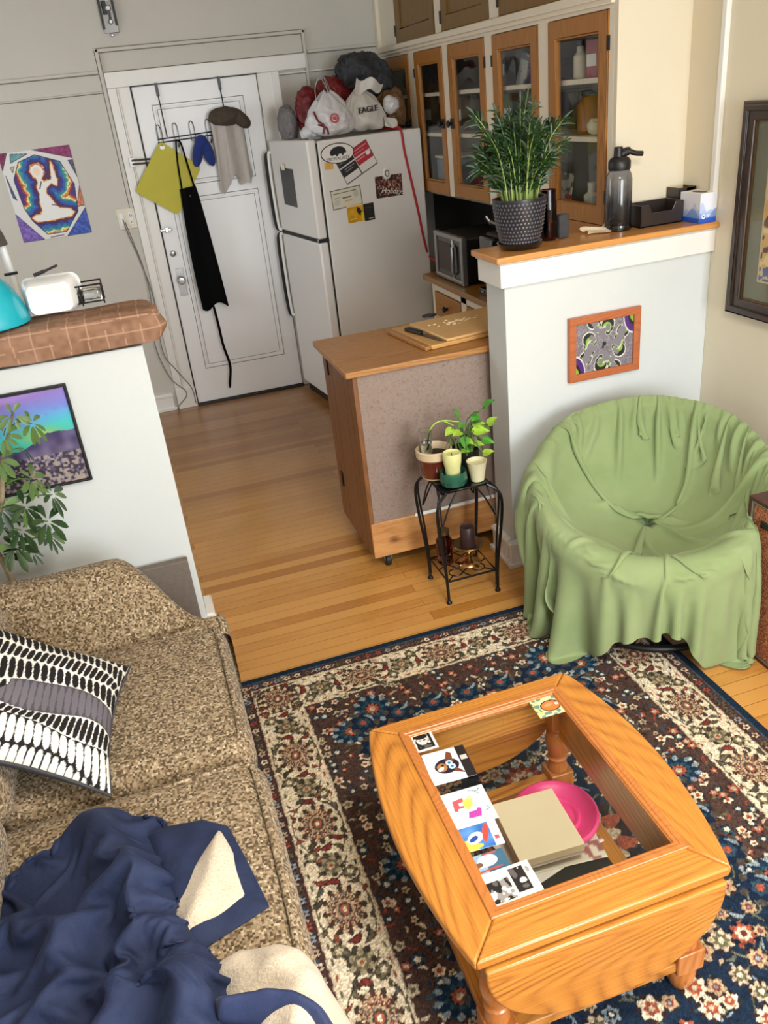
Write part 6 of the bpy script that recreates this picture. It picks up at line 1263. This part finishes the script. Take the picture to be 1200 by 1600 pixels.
# ------------------------------------------------------------------ sofa
def sstep(x): x = max(0., min(1., x)); return x*x*(3-2*x)
sf = thing('sofa', 'tan and brown tweed sofa along the left side of the room', 'sofa', (-.4, 1.4, 0))
SZ = .45
part('base', MB().soft(-.86, .025, .32, 2.56, .06, .31, .03, 6), 'sofa_tweed', sf)
for x in (-.8, -.03):
    for y in (.4, 2.44): part('foot', MB().box(x-.03, x+.03, y-.03, y+.03, .0, .065), 'walnut', sf)
for y0, y1, s_ in ((1.666, 2.312, 1), (1.010, 1.6615, 2), (.42, 1.0055, 3)):
    c = part('seat_cushion', MB().soft(-.62, .035+.01*(s_ == 2), y0, y1, .29, .462, .07, 12, .012, wob=.006, seed=s_), 'sofa_tweed', sf)
    xf_ = .006+.01*(s_ == 2); P_ = bez([(-.2, y0+.05, .458), (-.05, y0+.045, .4595), (xf_-.012, y0+.055, .4585), (xf_, y0+.09, .458), (xf_+.004, (y0+y1)/2, .460), (xf_, y1-.09, .458), (xf_-.012, y1-.055, .4585), (-.05, y1-.045, .4595), (-.2, y1-.05, .458)], 6)
    part('piping', MB().tube(P_, .0075, 8), 'sofa_tweed', c)
def arm_mesh(flip=False):
    nx, nk = 46, 30; G = np.zeros((nx, nk, 3))
    for i, t in enumerate(lsp(0, 1, nx)):
        x = -.86+.885*t; e = sstep((x+.26)/.25); zc = .655-.03*(x+.86)-.20*e; yc = 2.49-.13*e; wo = .11-.075*e; yin = 2.30
        prof = []
        for k, s_ in enumerate(lsp(0, 1, nk)):
            if s_ < .45:
                u = s_/.45; y = yin+(yc-yin)*u; z = .40+(zc-.40)*(math.sin(u*PI/2)**1.15)
            elif s_ < .72:
                a_ = (s_-.45)/.27*PI/2; y = yc+wo*math.sin(a_); z = zc-.09*(1-math.cos(a_))
            else:
                u = (s_-.72)/.28; y = yc+wo-.015*u; z = (zc-.09)*(1-u)+.06*u
            n_ = noise.noise(Vector((x*5, y*6, z*5))); prof.append((x, y+.006*n_, z+.008*n_))
        G[i] = prof
    # rounded front end
    cap = []
    for q, k in ((.012, .97), (.02, .9), (.024, .75), (.025, .4), (.025, .0)):
        row = G[-1].copy(); ctr = np.array([0, 2.36, .25]); row[:, 1] = ctr[1]+(row[:, 1]-ctr[1])*k; row[:, 2] = ctr[2]+(row[:, 2]-ctr[2])*k; row[:, 0] += q; cap.append(row)
    return np.concatenate([G, np.array(cap)])
G = arm_mesh(); am = part('arm', MB().grid(G), 'sofa_tweed', sf, angle=70)
part('piping', MB().tube([tuple(p) for p in G[45][2:22]], .006, 6), 'sofa_tweed', am)
G2 = G.copy(); G2[..., 1] = 2.72-G2[..., 1]; part('arm', MB().grid(G2), 'sofa_tweed', sf, angle=70)
part('backrest', MB().soft(-.93, -.70, .36, 2.52, .06, .84, .07, 8, 0), 'sofa_tweed', sf)
for y0, y1, s_ in ((1.62, 2.30, 4), (1.0, 1.615, 5), (.42, .995, 6)):
    Mx_ = Matrix.Translation((-.62, 0, .45)) @ Matrix.Rotation(-.10, 4, 'Y') @ Matrix.Translation((.62, 0, -.45))
    part('back_cushion', MB().soft(-.72, -.535, y0, y1, .44, .88, .065, 9, .02, M=Mx_, wob=.01, seed=s_), 'sofa_tweed', sf)
a = MB().box(-.9, -.034, 2.802, 2.838, .005, .425); solo('headboard_panel', a, 'grey_fabric', 'flat grey fabric panel standing between the sofa arm and the left half wall', 'panel', bevel=.004)

# ------------------------------------------------------------------ patterned cushion
def throw_pillow():
    W, H = .45, .45; a = Art(W, H, .0022, (226, 222, 214)); X, Y = a.X, a.Y; BLK, CHA = (30, 27, 28), (76, 72, 78)
    hs = [.05, .075, .045, .085, .062, .06, .08, .06]; edges = np.cumsum([-.03]+hs)
    wave = lambda q: .016*np.sin(X*8+q*1.1)+.009*np.sin(X*19+q*2.3)
    for q in range(len(hs)):
        e0, e1 = edges[q]+wave(q), edges[q+1]+wave(q+1); v = (Y-e0)/(e1-e0); band = (v >= 0) & (v < 1)
        sp = (.0195, .022, .018)[q % 3]; sl = .012*np.sin(q*2.2)*(v-.5); k = np.floor((X+sl)/sp+q*.37); jit = (np.sin(k*12.9+q*7)*43758.5) % 1; u = (X+sl-(k+.5-q*.37)*sp)/(sp*(.40+.05*jit)); m = band & (np.abs(u)**2.3+np.abs((v-.5)/(.485-.03*jit))**2.8 < 1)
        if q == 3: g_ = X > .10+.04*np.sin(Y*40); a.fill(m & ~g_, BLK); a.fill(band & g_, CHA); a.fill(m & g_, (104, 100, 108))
        elif q in (0, 1): a.fill(band, BLK); a.fill(m, (226, 222, 214))
        else: a.fill(m, BLK)
    n = 60
    A_, B_, D_ = Vector((-.315, 2.05, .56)), Vector((-.325, 1.625, .475)), Vector((-.66, 2.08, .80))
    ex = (A_-D_).normalized(); ey = (A_-B_); ey = (ey-ex*ey.dot(ex)).normalized(); ez = ex.cross(ey).normalized()
    if ez.z < 0: ez = -ez
    org = B_-ex*W*.99
    o = thing('throw_pillow', 'black and white oval-patterned cushion leaning in the sofa corner', 'cushion', org)
    M_ = Matrix((ex, ey, ez)).transposed().to_4x4(); M_.translation = org
    def pz(X, Y):
        u = np.clip(2*X/W-1, -1, 1); v = np.clip(2*Y/H-1, -1, 1); return .075*((1-u**4).clip(0)*(1-v**4).clip(0))**.6+.006*np.sin(X*30)*np.sin(Y*24)*(1-u**2)*(1-v**2)
    def pinch(me):
        for v in me.vertices:
            u, w_ = 2*v.co.x/W-1, 2*v.co.y/H-1; v.co.x -= .028*u*(1-w_*w_); v.co.y -= .028*w_*(1-u*u)
    f = a.mesh('front_cover', 0, 'XY', 'pillow_print', pz); pinch(f.data); f.data.transform(M_); f.data.transform(Matrix.Translation(-org)); f.parent = o
    b = Art(W, H, .008, (60, 58, 64)); g = b.mesh('back_cover', 0, 'XY', 'charcoal', lambda X, Y: -pz(X, Y)*.9); pinch(g.data); g.data.transform(M_); g.data.transform(Matrix.Translation(-org)); g.parent = o
    e = []
    for t in lsp(0, 4, 80, False):
        k = int(t); s_ = t-k; p = [(s_, 0), (1, s_), (1-s_, 1), (0, 1-s_)][k]; x, y = p[0]*W, p[1]*H; u, w_ = 2*p[0]-1, 2*p[1]-1; e.append(M_ @ Vector((x-.028*u*(1-w_*w_), y-.028*w_*(1-u*u), 0)))
    part('piping', MB().tube(e, .005, 6, True), 'charcoal', o)
throw_pillow()

# ------------------------------------------------------------------ navy and fleece blanket on the near seat
def seat_z(x, y):
    z = .468
    if x > -.03: z -= .0 if x < 0 else 0
    k = x+.02
    if k > 0: z = .468-(.07-math.sqrt(max(0, .07*.07-min(k, .07)**2)))
    if x > .05: z = .468-.07-(x-.05)*2.6
    return max(z, .03)
ART = Art(.01, .01, .01)
def sheet(name, mat, par, poly, fn, step=.0075, h0=.03, edge=.028, base_off=.004, fall=True):
    """crumpled sheet over the outline poly (x, y); fn gives the folds' height"""
    xs = [p[0] for p in poly]; ys = [p[1] for p in poly]; gx = np.arange(min(xs)-step, max(xs)+2*step, step); gy = np.arange(min(ys)-step, max(ys)+2*step, step); X, Y = np.meshgrid(gx, gy, indexing='ij')
    def sd(X, Y): d = ART.sdist(poly, True, X, Y); return np.where(ART.inside(poly, X, Y), d, -d)
    D = sd(X, Y); e = 1e-4; gxn = (sd(X+e, Y)-D)/e; gyn = (sd(X, Y+e)-D)/e; out = (D < 0) & (D > -step*1.6); X = np.where(out, X-D*gxn, X); Y = np.where(out, Y-D*gyn, Y)
    keep = D > -step*1.6; D2 = np.maximum(D, 0); Z = np.zeros_like(X)
    for i in range(X.shape[0]):
        for j in range(X.shape[1]):
            if keep[i, j]: Z[i, j] = seat_z(X[i, j], Y[i, j])+base_off+(1-math.exp(-D2[i, j]/edge))*max(.004, h0+fn(X[i, j], Y[i, j]))
    ni, nj = X.shape; idx = -np.ones(X.shape, int); ks = np.argwhere(keep); m = MB()
    for q, (i, j) in enumerate(ks): idx[i, j] = q; m.v.append((X[i, j], Y[i, j], Z[i, j]))
    ins = D > 0
    for i in range(ni-1):
        for j in range(nj-1):
            f = (idx[i, j], idx[i+1, j], idx[i+1, j+1], idx[i, j+1])
            if min(f) >= 0 and (ins[i, j] or ins[i+1, j] or ins[i, j+1] or ins[i+1, j+1]): m.f.append(f)
    used = sorted({v for f in m.f for v in f}); mp = {v: k for k, v in enumerate(used)}; m.v = [m.v[v] for v in used]; m.f = [tuple(mp[v] for v in f) for f in m.f]
    return part(name, m, mat, par, solid=.005, angle=180)
bl = thing('blanket', 'navy blue plush blanket with cream fleece lining crumpled on the sofa', 'blanket', (-.25, 1.1, .46))
def ridge(p, q, h, wd, p1=1.0):
    (x0, y0), (x1, y1) = p, q; L = math.hypot(x1-x0, y1-y0)
    def f(x, y):
        t = ((x-x0)*(x1-x0)+(y-y0)*(y1-y0))/L/L; tt = max(0, min(1, t)); bow = .04*math.sin(PI*tt)*p1; nx, ny = -(y1-y0)/L, (x1-x0)/L
        d = math.hypot(x-x0-tt*(x1-x0)-nx*bow, y-y0-tt*(y1-y0)-ny*bow); return h*math.exp(-(d/wd)**2)*(1 if 0 <= t <= 1 else .9)
    return f
RG = [ridge((-.36, 1.52), (-.20, 1.02), .085, .05, .8), ridge((-.34, 1.5), (-.4, 1.2), .06, .045), ridge((-.27, 1.30), (-.36, .95), .075, .035, .5), ridge((-.50, 1.30), (-.42, 1.12), .07, .05), ridge((-.2, 1.16), (-.22, .95), .05, .035), ridge((-.58, 1.2), (-.5, .95), .06, .05, -.6), ridge((-.30, 1.05), (-.15, .93), .06, .04), ridge((-.25, .9), (-.05, .86), .05, .045)]
def folds(x, y):
    w1 = noise.noise(Vector((x*5, y*5, 1))); w2 = 1-2*abs(noise.noise(Vector((x*8+w1*1.2, y*4.5+w1, 4)))); w3 = noise.noise(Vector((x*17, y*17, 9)))
    s_ = 0
    for r_ in RG: s_ += r_(x, y)
    return s_*.95+.03*w2+.016*w1+.006*w3
navy = [(-.72, 1.40), (-.55, 1.46), (-.44, 1.51), (-.335, 1.556), (-.27, 1.53), (-.225, 1.50), (-.19, 1.45), (-.195, 1.36), (-.2, 1.29), (-.195, 1.2), (-.165, 1.13), (-.125, 1.085), (-.085, .99), (-.05, .945), (.0, .925), (.06, .88), (.05, .6), (-.3, .55), (-.72, .6)]
def navy_cloth():
    n = 104; c0 = np.array((-.36, 1.08)); pl = [(x-c0[0], y-c0[1]) for x, y in navy]; pa = np.array([math.degrees(math.atan2(y, x)) % 360 for x, y in pl]); pr = np.array([math.hypot(x, y) for x, y in pl]); od = np.argsort(pa); pa, pr = pa[od], pr[od]
    D = disc_map(n, lambda d: np.interp(d, pa, pr, period=360)); M = D*np.array((1.30, 1.26)); X, Y = D[..., 0]+c0[0], D[..., 1]+c0[1]
    sz = np.vectorize(seat_z); lump = lambda X, Y: np.vectorize(lambda x, y: .55*max(0, sum(r_(x, y) for r_ in RG)))(X, Y)
    gx = np.linspace(-.8, .2, 120); gy = np.linspace(.4, 1.65, 150); GX, GY = np.meshgrid(gx, gy, indexing='ij'); HH = sz(GX, GY)+lump(GX, GY)+.006
    def hgt(X, Y):
        i = np.clip((X+.8)/1.0*119, 0, 118.999); j = np.clip((Y-.4)/1.25*149, 0, 148.999); i0 = i.astype(int); j0 = j.astype(int); fi, fj = i-i0, j-j0
        return (HH[i0, j0]*(1-fi)+HH[i0+1, j0]*fi)*(1-fj)+(HH[i0, j0+1]*(1-fi)+HH[i0+1, j0+1]*fi)*fj
    u, v = np.meshgrid(np.linspace(-1, 1, n), np.linspace(-1, 1, n), indexing='ij'); ed = np.maximum(np.abs(u), np.abs(v))
    P = np.stack([X, Y, hgt(X, Y)+.02+np.vectorize(folds)(X, Y)*.9*(1-ed**4)], -1); P0 = P.copy(); pin = ed > .985
    P0[..., 2] = np.where(pin, sz(X, Y)+.012, P0[..., 2]); far = (ed < .985)
    def collide(P):
        h = hgt(P[..., 0], P[..., 1]); k = P[..., 2] < h; P[..., 2] = np.maximum(P[..., 2], h); P[..., 2] = np.minimum(P[..., 2], .70); b = P[..., 0] < -.60; P[..., 0] = np.where(b, np.maximum(P[..., 0], -.60-.25*(P[..., 2]-.45)), P[..., 0]); return P, k
    def pins(P, t):
        P[pin] += (P0[pin]-P[pin])*.6; P[far] += (P0[far]-P[far])*.004
    P = drape(P, M, collide, 130, 9, .7, .97, pins, .85, seed=6)
    o = grid_part('plush_top', P, 'blanket_navy', bl, 1); b = o.modifiers.new('solid', 'SOLIDIFY'); b.thickness = .006; b.offset = -1
navy_cloth()
flap = [(-.25, 1.46), (-.2, 1.475), (-.12, 1.462), (-.068, 1.42), (-.045, 1.32), (-.018, 1.178), (-.1, 1.152), (-.2, 1.118), (-.23, 1.3)]
sheet('folded_corner', 'blanket_navy', bl, flap, lambda x, y: .012*noise.noise(Vector((x*14, y*9, 3)))+.012*math.exp(-((x+.2)/.05)**2), .006, .018, .02)
fl2 = [(-.215, 1.245), (-.165, 1.325), (-.085, 1.415), (-.062, 1.33), (-.05, 1.205), (-.12, 1.175), (-.205, 1.15)]
o = sheet('fleece_corner', 'sherpa', bl, fl2, lambda x, y: .012*noise.noise(Vector((x*14, y*9, 3)))+.02*math.exp(-((x+.12-.4*(y-1.28))/.03)**2), .006, .026, .012); lab(o, 'cream fleece corner')
lo = [(-.16, 1.09), (-.09, 1.105), (-.02, 1.085), (.03, 1.06), (.075, 1.0), (.105, .93), (.118, .85), (.12, .72), (.03, .7), (-.1, .8), (-.13, .98)]
def lof(x, y): return .05*math.exp(-((x-.0)/.07)**2)+.016*noise.noise(Vector((x*10, y*10, 2)))+.012*noise.noise(Vector((x*24, y*24, 5)))-.035*math.exp(-(((x+.03)/.04)**2+((y-.975)/.03)**2))
o = sheet('fleece_lining', 'sherpa', bl, lo, lof, .007, .035, .03); lab(o, 'cream fleece lining')
bd = [(-.155, .985), (-.10, .975), (-.05, .965), (-.0, .945), (.045, .905), (.072, .85), (.075, .75), (.045, .75), (.03, .83), (.0, .875), (-.05, .905), (-.1, .92), (-.15, .93)]
o = sheet('satin_binding', 'binding_navy', bl, bd, lambda x, y: .085-.3*max(0, x-.03)+.006*noise.noise(Vector((x*25, y*25, 2))), .006, .03, .012); lab(o, 'shiny navy edge band')
lo2 = [(.0, .87), (.028, .835), (.04, .75), (-.1, .7), (-.14, .84), (-.08, .885)]
o = sheet('fleece_fold', 'sherpa', bl, lo2, lambda x, y: .04+.012*noise.noise(Vector((x*12, y*12, 7))), .006, .03, .012); lab(o, 'cream fleece fold')

# ------------------------------------------------------------------ umbrella plant behind the sofa
o = thing('umbrella_plant', 'umbrella tree houseplant with dark oval leaves behind the sofa arm', 'plant', (-.6, 2.70, 0))
part('pot', MB().lathe([(.08, 0), (.085, .01), (.1, .2), (.104, .22), (.096, .22), (.09, .19)], 32, (-.6, 2.69, 0)), 'terracotta_glaze', o); part('soil', MB().lathe([(0, .195), (.092, .195)], 24, (-.6, 2.69, 0)), 'soil', o)
tr = bez([(-.6, 2.69, .19), (-.606, 2.69, .56), (-.62, 2.69, .68), (-.6, 2.69, .76), (-.555, 2.69, .85), (-.515, 2.69, .98), (-.475, 2.69, 1.06), (-.44, 2.69, 1.13)])
part('trunk', MB().tube(tr, np.linspace(.013, .004, len(tr)), 8), 'trunk', o)
rng = random.Random(21); stm = MB(); lv = {'leaf_dark': MB(), 'leaf_mid': MB()}
WH = [(-.435, 1.136, .05, 1), (-.393, 1.09, .06, 1), (-.477, 1.08, .05, 1), (-.45, .998, .065, 0), (-.52, 1.0, .065, 1), (-.446, .907, .07, 1), (-.53, .92, .07, 0), (-.488, .83, .075, 0), (-.40, .84, .07, 0), (-.56, .84, .08, 0), (-.43, .775, .08, 0), (-.52, .754, .08, 0), (-.45, .69, .065, 0), (-.59, .75, .08, 0), (-.556, .70, .08, 0), (-.52, .645, .055, 0), (-.62, .66, .08, 0), (-.66, .8, .08, 0), (-.64, .95, .08, 1), (-.60, 1.05, .07, 1)]
for x, z, L, md in WH:
    y = 2.69+rng.uniform(-.07, .05); c_ = Vector((x, y, z)); near = min(tr, key=lambda p: (p-c_).length+max(0, p.z-c_.z)*2)
    stm.tube(bez([near, (near+c_)/2+Vector((0, 0, .012)), c_]), .0022, 5); n = rng.randint(6, 8); ax = (c_-near).normalized() if (c_-near).length > .01 else Vector((0, 0, 1)); ax = (ax+Vector((0, -.35, .4))).normalized(); u_ = ax.cross(Vector((1, 0, .2))).normalized(); v_ = ax.cross(u_)
    for k in range(n):
        t = 2*PI*k/n+rng.uniform(-.25, .25); d = (u_*math.cos(t)+v_*math.sin(t)+ax*.15-Vector((0, 0, .35))).normalized(); mb = lv['leaf_mid' if md or rng.random() < .12 else 'leaf_dark']; p0 = c_+d*.012; LL = L*rng.uniform(.58, .88); side = d.cross(ax).normalized(); rows = []
        for s_, w_ in ((0, .12), (.15, .4), (.4, .85), (.65, 1), (.85, .8), (1, .1)):
            cc = p0+d*LL*s_-Vector((0, 0, 1))*LL*.25*s_*s_; ww = LL*.2*w_; rows.append([cc-side*ww, cc-ax*ww*.2, cc+side*ww])
        mb.grid(rows)
part('twigs', stm, 'leaf_mid', o); part('dark_leaves', lv['leaf_dark'], 'leaf_dark', o); part('young_leaves', lv['leaf_mid'], 'leaf_mid', o)
